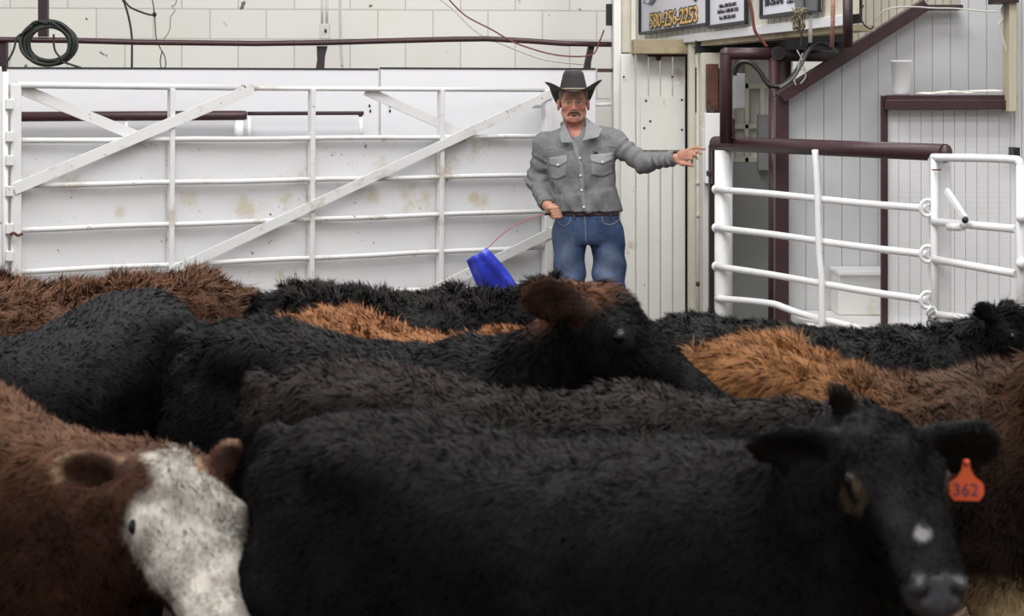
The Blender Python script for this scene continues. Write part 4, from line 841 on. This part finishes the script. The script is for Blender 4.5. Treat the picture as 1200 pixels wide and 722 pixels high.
calf('shaggy orange brown calf on the right behind the tagged black calf', (.50, 4.96), -13, 1.045, .90, W(1290, 395, 4.50), W(1390, 520, 4.35), paint_i, 53, cnt=110000, hl=.046, zmin=.5, black=False, dip=.05, topfur=1.9, lift=.42, tuft=.5, width=.0024, ears=((0, 0), (0, 0)))
# far rows ----------------------------------------------------------
calf('plain black calf at the left seen from its high hip, body towards the lower left', (-.94, 5.58), 222, 1.14, 1.0, (-2.02, 4.72, .92), (-2.2, 4.55, .62), p_black(C3(46, 46, 50), .5), 67, cnt=40000, hl=.024, zmin=.75, hw=1.0, lift=.25, tuft=.3, topfur=1.0, dip=.07, rump_drop=.07)
calf('black calf with a bright orange stripe of hair along its back in the middle rows', (-.68, 5.60), -5, 1.045, .86, W(655, 425, 5.50), W(735, 520, 5.40), lambda m: (lambda c, a: c*(1-a)+C3(156, 104, 66)*a)(p_black()(m), (sm(m['V'][:, 2], m['h']*.86, m['h']*.93)*(1-m['head']))[:, None]), 71, cnt=36000, hl=.040, zmin=.85, black=False, dip=.04, ears=((0, 0), (0, 0)))
calf('tufted black calf in the back row in front of the cowboy legs', (-.80, 6.05), 6, 1.09, .80, W(650, 331, 6.12), W(737, 400, 6.10), p_black(BLKBRN, .4), 83, cnt=30000, hl=.042, zmin=.9, dip=.01, ears=((.1, -.2), (-.25, .9, 1.0, 1.1)), lift=.5, tuft=.7, topfur=1.5, hw=.85)
calf('shaggy rusty brown calf at the far left below the gate', (-.92, 6.42), 181, 1.075, 1.10, (-2.35, 6.36, 1.06), (-2.66, 6.30, .78), p_solid(C3(82, 52, 36), C3(104, 70, 48), .8), 97, cnt=45000, hl=.060, zmin=.85, black=False, topfur=1.7, lift=.5, tuft=.75, width=.0036, dip=.0)
calf('black calf in the back row on the right with a spiky tuft between its ears', (.36, 5.66), -2, 1.03, 1.04, W(1172, 362, 5.50), W(1248, 440, 5.42), p_black(BLKBRN, .15), 101, cnt=40000, hl=.032, zmin=.85, dip=.01, ears=((.1, .2), (.15, .9, .9, .9)), polltuft=3.6, lift=.4, tuft=.5)
# ================================================================== the cowboy
YM = 9.95
def S(px, py, dy=0.0): return np.array(P(px, py, YM))+np.array([0, dy, 0])
def skin_mat():
    m = hair_mat('skin', .5, .4); N = m.node_tree.nodes; b = N['Principled BSDF']; b.inputs['Subsurface Weight'].default_value = .12; b.inputs['Subsurface Radius'].default_value = (.012, .005, .003)
    for x in N:
        if x.type == 'MAP_RANGE': x.inputs[3].default_value = .12
    return m
M_skin = skin_mat()
def cloth_mat(name, weave, bump, rough=.85):
    m = hair_mat(name, rough, .2); N = m.node_tree.nodes; L = m.node_tree.links; b = N['Principled BSDF']
    n = N.new('ShaderNodeTexNoise'); n.inputs['Scale'].default_value = weave; n.inputs['Detail'].default_value = 6
    bp = N.new('ShaderNodeBump'); bp.inputs['Strength'].default_value = bump; bp.inputs['Distance'].default_value = .006; L.new(n.outputs[0], bp.inputs['Height']); L.new(bp.outputs[0], b.inputs['Normal'])
    return m
M_shirt = cloth_mat('grey_shirt_cloth', 70, .35); M_jean = cloth_mat('denim', 90, .4)
M_felt = mat('charcoal_felt', (58, 54, 54), .85, var=.12, scale=20); M_band = mat('tan_hat_band', (150, 136, 118), .7, var=.1)
M_snap = mat('pearl_snap', (225, 225, 220), .25, var=.02); M_hairb = mat('grey_brown_hair', (120, 98, 84), .8, var=.3, scale=80)
M_white = mat('eye_white', (196, 186, 180), .3, var=.02); M_iris = mat('dark_iris', (40, 38, 42), .2, var=.02); M_lip = mat('mouth_shadow', (84, 44, 40), .6, var=.1)
M_stitch = mat('pale_stitching', (150, 148, 146), .8, var=.1); M_leather = mat('dark_belt_leather', (52, 38, 34), .5, var=.2); M_boot = mat('brown_boot_leather', (84, 58, 42), .5, var=.2)

def cowboy():
    hx = S(672, 115)[0]; root = empty('cowboy', (S(692, 0)[0], YM, 0), 'person in dark felt hat, grey shirt and blue jeans pointing right with one hand', 'person')
    sh_r, el_r, wr_r = S(640, 171, .01), S(628, 212, .06), S(640, 238, -.13)      # viewer's left arm (holds the flag)
    sh_l, el_l, wr_l = S(717, 165, .01), S(753, 191, -.07), S(786, 184, -.20)       # viewer's right arm, stretched out
    hip_r, hip_l = S(670, 268), S(708, 268); kn_r, kn_l = S(668, 372, -.02), S(716, 376, -.01); an_r, an_l = S(668, 472, .02), S(722, 474, .02)
    # --- body: one continuous skin
    f = Field(S(605, 520, -.34), S(830, 80, .26), .0048)
    lo_, hi_ = f.lo, f.lo+f.h*f.n
    pel, nk = S(689, 258), S(674.5, 150)
    ax = nk-pel
    def torso(f, g=0.0, k=.02):
        f.loft(pel, ax, (0, -1, 0), [(-.03, 0, .158+g, .105+g, .105+g), (.08, .0, .155+g, .108+g, .10+g), (.20, 0, .160+g, .115+g, .105+g), (.30, .0, .175+g, .12+g, .11+g), (.385, 0, .178+g, .108+g, .10+g), (.435, -.005, .150+g, .085+g, .085+g), (.47, -.01, .085+g, .065+g, .07+g), (.485, -.01, .06+g, .05+g, .06+g)], k=k, n=2.2)
        for s_ in (sh_r, sh_l): f.cone(nk+np.array([0, .02, -.045]), s_+np.array([0, .01, .0]), .055+g, .058+g, .04)
    torso(f)
    for a, b, c in ((sh_r, el_r, wr_r), (sh_l, el_l, wr_l)): f.chain([a, b, c], [.050, .036, .025], .02)
    for a, b, c in ((hip_r, kn_r, an_r), (hip_l, kn_l, an_l)):
        f.chain([a, b, c], [.080, .052, .036], .03); f.cone(c+np.array([0, .02, -.05]), c+np.array([0, -.13, -.055]), .035, .03, .02)
    f.chain([S(675, 152, .015), S(673, 138, .0), S(672, 128, .0)], [.060, .056, .054], .02)
    # head
    Y = YM
    def hp(x, y, z): return (hx+x, Y+y, z)
    f.ell(hp(0, .012, 1.715), (.073, .092, .088), k=.02); f.ell(hp(0, -.028, 1.660), (.061, .062, .078), k=.02)
    f.ell(hp(0, -.032, 1.606), (.046, .052, .036), k=.025); f.ell(hp(0, -.074, 1.583), (.024, .018, .018), k=.015)
    for s_ in (1, -1):
        f.ell(hp(.046*s_, -.060, 1.652), (.019, .020, .020), k=.015); f.cone(hp(.048*s_, -.03, 1.625), hp(.03*s_, -.065, 1.592), .018, .015, .02)
        f.cone(hp(.012*s_, -.086, 1.694), hp(.046*s_, -.072, 1.692), .0095, .009, .01)
        f.ell(hp(.030*s_, -.094, 1.676), (.016, .012, .009), k=.008, cut=True)
        f.ell(hp(.079*s_, .008, 1.664), (.010, .022, .032), k=.008); f.ell(hp(.088*s_, .0, 1.666), (.006, .012, .018), k=.004, cut=True)
        f.ell(hp(.013*s_, -.098, 1.641), (.009, .010, .007), k=.006)
    f.cone(hp(0, -.088, 1.690), hp(0, -.106, 1.646), .0085, .0115, .012)
    f.cone(hp(-.020, -.088, 1.617), hp(.020, -.088, 1.617), .0065, .0065, .008); f.cone(hp(-.017, -.087, 1.598), hp(.017, -.087, 1.598), .007, .007, .008)
    f.cone(hp(-.016, -.098, 1.608), hp(.016, -.098, 1.608), .0055, .0055, .003, cut=True)
    # pointing hand: back of the hand to the camera, fingers to the right
    pw = wr_l; kn = [S(801, 174.5, -.245), S(802, 178, -.250), S(801.5, 181.5, -.248), S(799.5, 184.5, -.242)]
    f.ell((pw+kn[1])/2+np.array([.01, 0, 0]), (.042, .016, .033), [_n(kn[1]-pw), np.cross([0, 0, 1.], _n(kn[1]-pw))*-1, _n(np.cross(_n(kn[1]-pw), [0, 1., 0]))], k=.014)
    for i, (k_, tip, mid) in enumerate(((kn[0], S(819.5, 173.3, -.275), S(810, 171.2, -.262)), (kn[1], S(815.5, 178.6, -.280), S(810.5, 175.8, -.272)), (kn[2], S(811, 184.0, -.272), S(808, 179.8, -.275)), (kn[3], S(805.5, 188.0, -.262), S(805, 184.2, -.268)))):
        f.chain([pw*.5+k_*.5, k_, mid, tip], [.012, .0095, .0085, .0068], .006)
    f.chain([S(788, 187, -.205), S(795, 190.2, -.235), S(801, 190.5, -.250), S(806, 192.4, -.262)], [.014, .0115, .010, .0078], .008)
    # holding hand: fist round the flag handle
    hc = S(647.5, 245.5, -.17); f.ell(hc+np.array([.004, .01, -.002]), (.030, .022, .036), k=.014)
    f.cone(wr_r, hc, .026, .026, .02)
    for i in range(4):
        z = np.array([-.004+.006*i, 0, .020-.0155*i])
        f.chain([hc+z+np.array([.026, -.006, 0]), hc+z+np.array([.018, -.034, 0]), hc+z+np.array([-.010, -.040, -.002]), hc+z+np.array([-.026, -.020, -.002])], [.0105, .010, .0092, .0078], .005)
    f.chain([hc+np.array([.004, -.008, .030]), hc+np.array([-.010, -.030, .030]), hc+np.array([-.026, -.040, .018])], [.0125, .011, .0085], .007)
    V, Q_ = f.mesh(); V = relax(V, Q_, 1, .3)
    c = np.tile(C3(186, 138, 116), (len(V), 1)); face = V[:, 2] > 1.53
    red = np.exp(-((np.abs(V[:, 0]-hx)-.040)/.022)**2-((V[:, 2]-1.648)/.030)**2)*(V[:, 1] < YM-.03)+np.exp(-((V[:, 0]-hx)/.016)**2-((V[:, 2]-1.648)/.018)**2)*(V[:, 1] < YM-.06)+sm(-V[:, 2], -1.60, -1.53)*.8*(V[:, 2] > 1.3)*(np.abs(V[:, 0]-hx) < .1)
    red = np.clip(red*.75+.15*wob(V, 90, 2), 0, 1)[:, None]; c = c*(1-red)+C3(176, 100, 84)*red
    li = (np.exp(-((V[:, 0]-hx)/.024)**4-((V[:, 2]-1.606)/.011)**2)*(V[:, 1] < YM-.07)*.75)[:, None]; c = c*(1-li)+C3(150, 84, 78)*li
    st = (np.exp(-((V[:, 2]-1.585)/.03)**2)*face*(V[:, 1] < YM-.02)*.25)[:, None]; c = c*(1-st)+C3(140, 108, 96)*st
    b_ = np_mesh('body', V, Q_, c); body = link('body', b_, M_skin, root); body['label'] = 'ruddy skinned head, neck and hands'
    for s_ in (1, -1):
        MB().ball(hp(.030*s_, -.0765, 1.676), .0125, seg=16).build('eye', M_white, root); MB().ball(hp(.030*s_-.001, -.0845, 1.6755), .0062, seg=12).build('iris', M_iris, root)
        MB().tube(smooth_path([hp(.016*s_, -.091, 1.681), hp(.030*s_, -.0895, 1.6845), hp(.045*s_, -.079, 1.679)], 4), .0028, 6).build('eyelid', M_skin2, root)
        MB().tube(smooth_path([hp(.013*s_, -.096, 1.694), hp(.030*s_, -.092, 1.6985), hp(.050*s_, -.076, 1.692)], 4), [.003]*4+[.0032]*4+[.002], 6).build('eyebrow', M_hairb, root)
        MB().tube(smooth_path([hp(.000, -.106, 1.6305), hp(.014*s_, -.101, 1.629), hp(.026*s_, -.090, 1.621), hp(.034*s_, -.080, 1.608)], 4), [.0065]*4+[.0062]*4+[.005]*4+[.0025], 8).build('moustache', M_hairb, root)
    MB().ball(hp(0, -.088, 1.608), .010, sx=1.5, sz=.55, seg=12).build('mouth', M_lip, root)
    g = Field((hx-.12, Y-.10, 1.60), (hx+.12, Y+.14, 1.83), .005); g.ell(hp(0, .014, 1.716), (.0775, .096, .091), k=.01); g.ell(hp(0, .07, 1.66), (.06, .05, .05), k=.03)
    g.ell(hp(0, -.09, 1.66), (.068, .10, .13), k=.008, cut=True); g.ell(hp(.08, -.0, 1.655), (.03, .026, .04), k=.006, cut=True); g.ell(hp(-.08, -.0, 1.655), (.03, .026, .04), k=.006, cut=True)
    Vh, Qh = g.mesh(); link('hair', np_mesh('hair', Vh, Qh), M_hairb, root)
    # --- shirt
    f = Field(S(608, 262, -.30), S(800, 128, .22), .0048); torso(f, .012, .02)
    f.loft(pel, ax, (0, -1, 0), [(-.02, 0, .172, .120, .118), (.03, 0, .178, .128, .122), (.09, .0, .175, .126, .118), (.14, 0, .168, .12, .11)], k=.03, n=2.2)
    f.chain([sh_r, el_r, wr_r+(el_r-wr_r)*.08], [.062, .050, .038], .03); f.chain([sh_l, el_l, wr_l+(el_l-wr_l)*.05], [.060, .050, .036], .03)
    for a, b in ((el_r, wr_r), (el_l, wr_l)): f.cone(b+(a-b)*.10, b+(a-b)*.02, .041, .040, .004)
    e = S(688, 247.5); f.loft(e, (0, 0, -1), (0, -1, 0), [(-.0, 0, .3, .3, .3), (.2, 0, .3, .3, .3)], k=.004, cut=True)
    f.ell(S(673, 148, -.07), (.040, .085, .055), k=.012, cut=True); f.cone(S(672.5, 146, -.115), S(674.5, 168, -.155), .058, .010, .006, cut=True)
    f.cone(S(674, 150, .03), S(672, 125, .02), .066, .085, .006, cut=True)
    f.cone(wr_l+(el_l-wr_l)*.04, wr_l-(el_l-wr_l)*.25, .033, .034, .003, cut=True); f.cone(wr_r+(el_r-wr_r)*.06, wr_r-(el_r-wr_r)*.25, .033, .036, .003, cut=True)
    V, Q_ = f.mesh(); V = relax(V, Q_, 1, .4); N = vnormals(V, Q_)
    # folds: across the sleeves, diagonal over the chest, blousing above the belt
    def along(a, b): d = b-a; L2 = d@d; t = np.clip(((V-a)@d)/L2, -.2, 1.2); return t, np.linalg.norm(V-a-t[:, None]*d, axis=1)
    w = np.zeros(len(V)); arm = np.zeros(len(V))
    for (a, b, c_) in ((sh_r, el_r, wr_r), (sh_l, el_l, wr_l)):
        for p, q, fr in ((a, b, 26), (b, c_, 30)):
            t, r = along(p, q); m_ = (r < .09)*sm(t, .15, .4); w += m_*np.sin(t*fr+wob(V, 25, 3)*2.2)*.0042; arm = np.maximum(arm, m_)
    tor = (1-np.clip(arm, 0, 1)); u = V[:, 0]-pel[0]; z = V[:, 2]-pel[2]
    w += tor*(np.sin((z*1.0+u*1.6)*42+2.5*wob(V, 9, 8))*sm(-z, -.30, -.02)*.0050+np.sin((z-u*1.3)*33+2*wob(V, 10, 18))*.0032+wob(V, 22, 31)*.0045)
    V = V+N*(w+wob(V, 60, 4)*.0012)[:, None]
    c = np.tile(C3(124, 125, 127), (len(V), 1)); c *= (1+.07*wob(V, 30, 12))[:, None]; c[(np.abs(V[:, 1]) > 0)] *= 1
    sh = link('shirt', np_mesh('shirt', V, Q_, c), M_shirt, root); sh['label'] = 'grey western snap shirt'
    from mathutils.bvhtree import BVHTree
    bv = BVHTree.FromPolygons([tuple(v) for v in V], [tuple(int(i) for i in q) for q in Q_])
    def on_shirt(px, py, off=.003, dflt=-.13):
        p = S(px, py); h_ = bv.ray_cast(Vector((p[0], YM-.6, p[2])), Vector((0, 1, 0))); y = h_[0].y if h_[0] is not None else YM+dflt
        return Vector((p[0], y-off, p[2]))
    def patch(name, fn, m, nu=12, nv=8, off=.003, th=.003, par=sh):
        bm = bmesh.new(); G_ = [[bm.verts.new(on_shirt(*fn(i/nu, j/nv), off=off)) for j in range(nv+1)] for i in range(nu+1)]
        for i in range(nu):
            for j in range(nv): fc = bm.faces.new((G_[i][j], G_[i+1][j], G_[i+1][j+1], G_[i][j+1])); fc.smooth = True
        bmesh.ops.recalc_face_normals(bm, faces=bm.faces); me = bpy.data.meshes.new(name); bm.to_mesh(me); bm.free(); o = link(name, me, m); o.parent = par
        s_ = o.modifiers.new('thickness', 'SOLIDIFY'); s_.thickness = th; s_.offset = 1; return o
    M_cl = mat('grey_cloth_plain', (134, 135, 137), .85, var=.1, scale=40, bump=.3, bscale=90); M_cl2 = mat('grey_cloth_light', (150, 151, 152), .85, var=.1, scale=40, bump=.3, bscale=90)
    lerp = lambda a, b, t: a+(b-a)*t
    patch('placket', lambda u, v: (lerp(669.5, 679.5, min(v*2.2, 1)) if v < .45 else lerp(679.5, 683.5, (v-.45)/.55)) and (lerp(lerp(668.5, 677.3, min(v*3, 1)) if v < .34 else lerp(677.3, 681.0, (v-.34)/.66), lerp(674.5, 682.3, min(v*3, 1)) if v < .34 else lerp(682.3, 686, (v-.34)/.66), u), lerp(167, 246.5, v)), M_cl, 4, 30, .0035, .003)
    for (x0, x1, yt0, yt1, tip) in ((643, 663.5, 184.5, 181, 195.5), (691, 719, 180.5, 178.5, 192.0)):
        patch('pocket', lambda u, v: (lerp(x0+.8, x1-.8, u), lerp(lerp(yt0, yt1, u)+2, lerp(yt0, yt1, u)+27-3*abs(u-.5)*2, v)), M_cl, 10, 10, .0022, .002)
        fl = patch('pocket_flap', lambda u, v: (lerp(x0, x1, u), lerp(lerp(yt0, yt1, u), lerp(yt0, yt1, u)+7.5+5*(1-abs(u-.5)*2), v)), M_cl2, 12, 6, .006, .004)
        p = on_shirt((x0+x1)/2, (yt0+yt1)/2+9.5, .012); MB().ball(p, .0062, sy=.5, seg=12).build('snap', M_snap, sh)
    for x, y in ((670.5, 166), (678.5, 184.5), (679.2, 204.5), (680.5, 221.5), (683, 241)):
        MB().ball(on_shirt(x, y, .009), .0062, sy=.5, seg=12).build('snap', M_snap, sh)
    patch('chest_label', lambda u, v: (lerp(694.5, 699, u), lerp(176.8, 179, v)), M_iris, 2, 2, .0075, .002)
    # yoke seams
    for pts in (((641, 176), (650, 172), (660, 176), (667, 181)), ((690, 178), (700, 171), (712, 170), (722, 172))):
        MB().tube([on_shirt(x, y, .001) for x, y in pts], .0016, 5).build('yoke_seam', M_cl2, sh)
    # collar wings: from the neck down to the chest
    for wing in ([(661, 140, .05), (658.5, 147, -.03), (654.5, 158, -.108), (657.5, 166.5, -.135), (670.5, 165.5, -.145), (667.5, 159, -.130), (663.5, 150, -.088)],
                 [(685.5, 137.5, .04), (692, 143, -.03), (705, 151.5, -.085), (699.5, 160.5, -.128), (680.5, 164.5, -.148), (684, 157, -.128), (686, 146, -.078)]):
        bm = bmesh.new(); vs = [bm.verts.new(Vector(S(x, y, d_-.012))) for x, y, d_ in wing]; bm.faces.new(vs); bmesh.ops.triangulate(bm, faces=bm.faces); bmesh.ops.subdivide_edges(bm, edges=bm.edges, cuts=2, use_grid_fill=True); me = bpy.data.meshes.new('collar'); bm.to_mesh(me); bm.free()
        o = link('collar', me, M_cl, root); o.modifiers.new('thickness', 'SOLIDIFY').thickness = .005
    nk2 = MB(); cc = Vector(S(673.5, 146, .012)); nk2.tube([cc+Vector((.066*math.sin(t), .060*math.cos(t), .012*math.cos(t))) for t in [i*math.pi/10-math.pi*.55 for i in range(12)]], .0125, 10); nk2.build('collar_band', M_cl, root)
    # --- jeans
    f = Field(S(625, 505, -.2), S(755, 243, .2), .0055)
    f.loft(S(689, 246), (0, 0, -1), (0, -1, 0), [(0, 0, .166, .110, .112), (.06, 0, .172, .112, .118), (.12, 0, .178, .112, .125), (.155, 0, .172, .105, .115), (.18, 0, .15, .09, .10)], k=.02, n=2.4, cap=True)
    f.chain([S(667.5, 274), kn_r, S(668, 430, .01), an_r-np.array([0, 0, .05])], [.093, .072, .068, .075], .016); f.chain([S(711.5, 274), kn_l, S(719, 432, .01), an_l-np.array([0, 0, .05])], [.094, .076, .070, .076], .016)
    f.loft(S(689, 249), (0, 0, 1), (0, -1, 0), [(.0, 0, .3, .3, .3), (.2, 0, .3, .3, .3)], k=.004, cut=True)
    V, Q_ = f.mesh(); V = relax(V, Q_, 1, .4); N = vnormals(V, Q_); z = V[:, 2]; x = V[:, 0]
    w = np.sin(np.abs(x-S(689, 0)[0])*30+(z-.9)*46+2*wob(V, 8, 5))*.0042*sm(-z, -1.06, -.80)+wob(V, 16, 7)*.006+np.sin(z*70+wob(V, 12, 9)*2.5)*.0025*sm(-z, -.85, -.6)
    V = V+N*w[:, None]; c = np.tile(C3(66, 84, 118), (len(V), 1))
    cen = np.where(x < S(689, 0)[0], S(667, 0)[0], S(711, 0)[0]); fade = np.clip(np.exp(-((x-cen)/.05)**2)*(N[:, 1] < -.3)*sm(-z, -1.0, -.85)*.55+.35*wob(V, 26, 41)*(N[:, 1] < 0), 0, 1)[:, None]; c = c*(1-fade)+C3(116, 128, 150)*fade
    dk = (sm(wob(V, 20, 50), .2, .9)*.5)[:, None]; c = c*(1-dk)+C3(44, 56, 86)*dk
    je = link('jeans', np_mesh('jeans', V, Q_, c), M_jean, root); je['label'] = 'faded blue jeans'
    bj = BVHTree.FromPolygons([tuple(v) for v in V], [tuple(int(i) for i in q) for q in Q_])
    def on_j(px, py, off=.001):
        p = S(px, py); h_ = bj.ray_cast(Vector((p[0], YM-.6, p[2])), Vector((0, 1, 0))); y = h_[0].y if h_[0] is not None else YM-.1
        return Vector((p[0], y-off, p[2]))
    for pts in (((684, 252), (685, 262), (685.5, 275), (687, 288)), ((652, 254), (655, 261), (662, 263), (667, 258), (668, 252)), ((704, 252), (706, 259), (713, 262), (720, 260), (726, 256))):
        MB().tube([on_j(v.x, v.y) for v in smooth_path([(a, b, 0) for a, b in pts], 5)], .0018, 5).build('seam_stitching', M_stitch, je)
    for x in (658, 672, 698, 714): MB().bar(on_j(x, 248.5, .006), on_j(x, 254.5, .006), .009, .004, (0, -1, 0)).build('belt_loop', M_jeanp, je)
    b2 = Field(S(640, 256, -.2), S(738, 242, .2), .004); b2.loft(S(689, 246.5), (0, 0, -1), (0, -1, 0), [(0.0, 0, .168, .116, .116), (.024, 0, .168, .116, .116)], k=.002, n=2.4, cap=True)
    Vb, Qb = b2.mesh(); link('belt', np_mesh('belt', Vb, Qb), M_leather, root)
    for a in (an_r, an_l):
        g = Field(a+np.array([-.08, -.26, -.16]), a+np.array([.08, .12, .10]), .006); zz = a[2]
        g.cone((a[0], a[1]+.01, .16), (a[0], a[1]+.01, .07), .05, .045, .02); g.ell((a[0], a[1]-.08, .035), (.048, .15, .042), k=.03); g.ell((a[0], a[1]+.035, .03), (.036, .045, .035), k=.01)
        Vb, Qb = g.mesh(); Vb[:, 2] = np.maximum(Vb[:, 2], .0); link('boot', np_mesh('boot', Vb, Qb), M_boot, root)
    # --- hat
    cx, cz = hx, 1.742
    bm = bmesh.new(); NT = 72; rings = []
    for j in range(15):
        s_ = j/14; ring = []
        for i in range(NT):
            t = 2*math.pi*i/NT; c_, sn = math.cos(t), math.sin(t)       # sn > 0 is the back of the hat
            r0x, r0y = .073, .098; x = (r0x+(.150-r0x)*s_**.9)*c_; y = (r0y+(.185-r0y)*s_)*sn
            side = abs(c_)**2.2; back = max(sn, 0)**.6; front = max(-sn, 0)
            bk_ = min(1, max(0, sn-.42)/.5); bk_ = bk_*bk_*(3-2*bk_); z = (1-sn**4)*(.004*s_+.046*s_**1.7)-bk_*(.105*s_**.85)-(1-c_*c_)*front*.006*s_**1.4
            ring.append(bm.verts.new((cx+x*(1-.0*s_), YM+.010+y, cz+z+.006*s_*c_)))
        rings.append(ring)
    for A, B in zip(rings, rings[1:]):
        for i in range(NT): q = bm.faces.new((A[i], A[(i+1) % NT], B[(i+1) % NT], B[i])); q.smooth = True
    bmesh.ops.recalc_face_normals(bm, faces=bm.faces); me = bpy.data.meshes.new('hat'); bm.to_mesh(me); bm.free()
    hat = link('hat', me, M_felt, root); hat['label'] = 'dark charcoal felt cowboy hat'; s_ = hat.modifiers.new('thickness', 'SOLIDIFY'); s_.thickness = .0035
    bm = bmesh.new(); rings = []
    for j in range(17):
        s_ = j/16; ring = []
        for i in range(NT):
            t = 2*math.pi*i/NT; c_, sn = math.cos(t), math.sin(t); k_ = 1-.14*s_**1.2 if s_ < .5 else (1-.14*.5**1.2)*math.sqrt(max(0, 1-((s_-.5)/.5)**2.4*.97))
            x = .075*k_*c_*(1-.30*min(s_, .8)); y = .100*k_*sn; z = .066*min(s_, .5)/.5+.044*math.sin(math.pi/2*max(0, (s_-.5)/.5))
            dent = math.exp(-(x/.022)**2)*(.018)*(1 if s_ > .8 else 0)*max(0, (s_-.8)/.2)*math.exp(-((y-.0)/.07)**2); pin = math.exp(-((abs(x)-.045)/.018)**2-((y+.075)/.03)**2)*.008*s_
            ring.append(bm.verts.new((cx+x, YM+.010+y+pin, cz+z-dent-.0)))
        rings.append(ring)
    for A, B in zip(rings, rings[1:]):
        for i in range(NT): q = bm.faces.new((A[i], A[(i+1) % NT], B[(i+1) % NT], B[i])); q.smooth = True
    bm.faces.new(rings[-1]); bmesh.ops.recalc_face_normals(bm, faces=bm.faces); me = bpy.data.meshes.new('hat_crown'); bm.to_mesh(me); bm.free(); link('hat_crown', me, M_felt).parent = hat
    bm = MB(); bm.tube([(cx+.0765*math.cos(t), YM+.010+.1015*math.sin(t), cz+.007) for t in [2*math.pi*i/48 for i in range(48)]], .0048, 8, closed=True); bm.build('hat_band', M_band).parent = None
    hb = bpy.data.objects['hat_band']; me = hb.data; me.transform(Matrix.Translation(hb.location)); hb.location = (0, 0, 0); hb.parent = hat
    return root
M_skin2 = mat('eyelid_skin', (170, 116, 98), .6, var=.05); M_jeanp = mat('dark_denim_patch', (56, 70, 102), .85, var=.2, scale=60)
man = cowboy()
# --- the sorting flag he holds
fl = empty('sorting_flag', S(646, 248, -.20), 'blue plastic sorting flag on a thin red whip with a black handle', 'flag')
MB().tube([Vector(S(650, 244.5, -.195)), Vector(S(643, 247.3, -.205)), Vector(S(637.5, 248.2, -.21))], [.0085, .0095, .007], 12).build('handle', M_black, fl)
M_whip = mat('red_fibreglass', (168, 92, 100), .4, var=.1)
MB().tube(smooth_path([S(638, 248, -.21), S(622, 252.5, -.22), S(606, 259.5, -.23), S(591, 269, -.24), S(579, 279.5, -.25), S(571, 288, -.255), S(566, 293, -.258)], 6), .0028, 8).build('whip', M_whip, fl)
def flag_sheet():
    bm = bmesh.new(); n = 14; TL, TR, BR, BL = S(548, 301, -.24), S(570.5, 285.5, -.27), S(617, 345, -.20), S(578, 356, -.16); G_ = []
    for i in range(n+1):
        u = i/n; row = []
        for j in range(n+1):
            v = j/n; p = (TL*(1-u)+TR*u)*(1-v)+(BL*(1-u)+BR*u)*v
            p = p+np.array([(.018*math.sin(v*3.1)*(1 if u < .5 else .6))*(-1 if u < .5 else -.0)+.012*math.sin(v*3.14)*(u), -.028*math.sin(u*3.14)*(1-.3*v)+.010*math.sin(v*9+u*4)+.006*math.sin(u*14), .004*math.sin(u*7+v*5)])
            row.append(bm.verts.new(p))
        G_.append(row)
    for i in range(n):
        for j in range(n): q = bm.faces.new((G_[i][j], G_[i+1][j], G_[i+1][j+1], G_[i][j+1])); q.smooth = True
    me = bpy.data.meshes.new('flag_sheet'); bmesh.ops.recalc_face_normals(bm, faces=bm.faces); bm.to_mesh(me); bm.free()
    o = link('flag_sheet', me, mat('blue_plastic', (52, 66, 200), .32, var=.12, scale=9, dirt=(120, 132, 214), dirt_amt=.5, dscale=14, dthr=.56, bump=.5, bscale=30), fl); o.modifiers.new('thickness', 'SOLIDIFY').thickness = .0015
    w_ = mat('faded_print', (176, 184, 226), .5, var=.1)
    for pts in (((569, 312), (573, 313), (572, 317), (577, 318), (576, 322)), ((577, 325), (581, 326), (579, 331), (583, 330)), ((581, 315), (586, 318), (590, 324)), ((572, 323), (576, 328), (579, 334))):
        MB().tube([Vector(S(x, y, -.262+.0016*(y-300)*.9)) for x, y in pts], .0026, 5).build('faded_print', w_, fl)
flag_sheet()
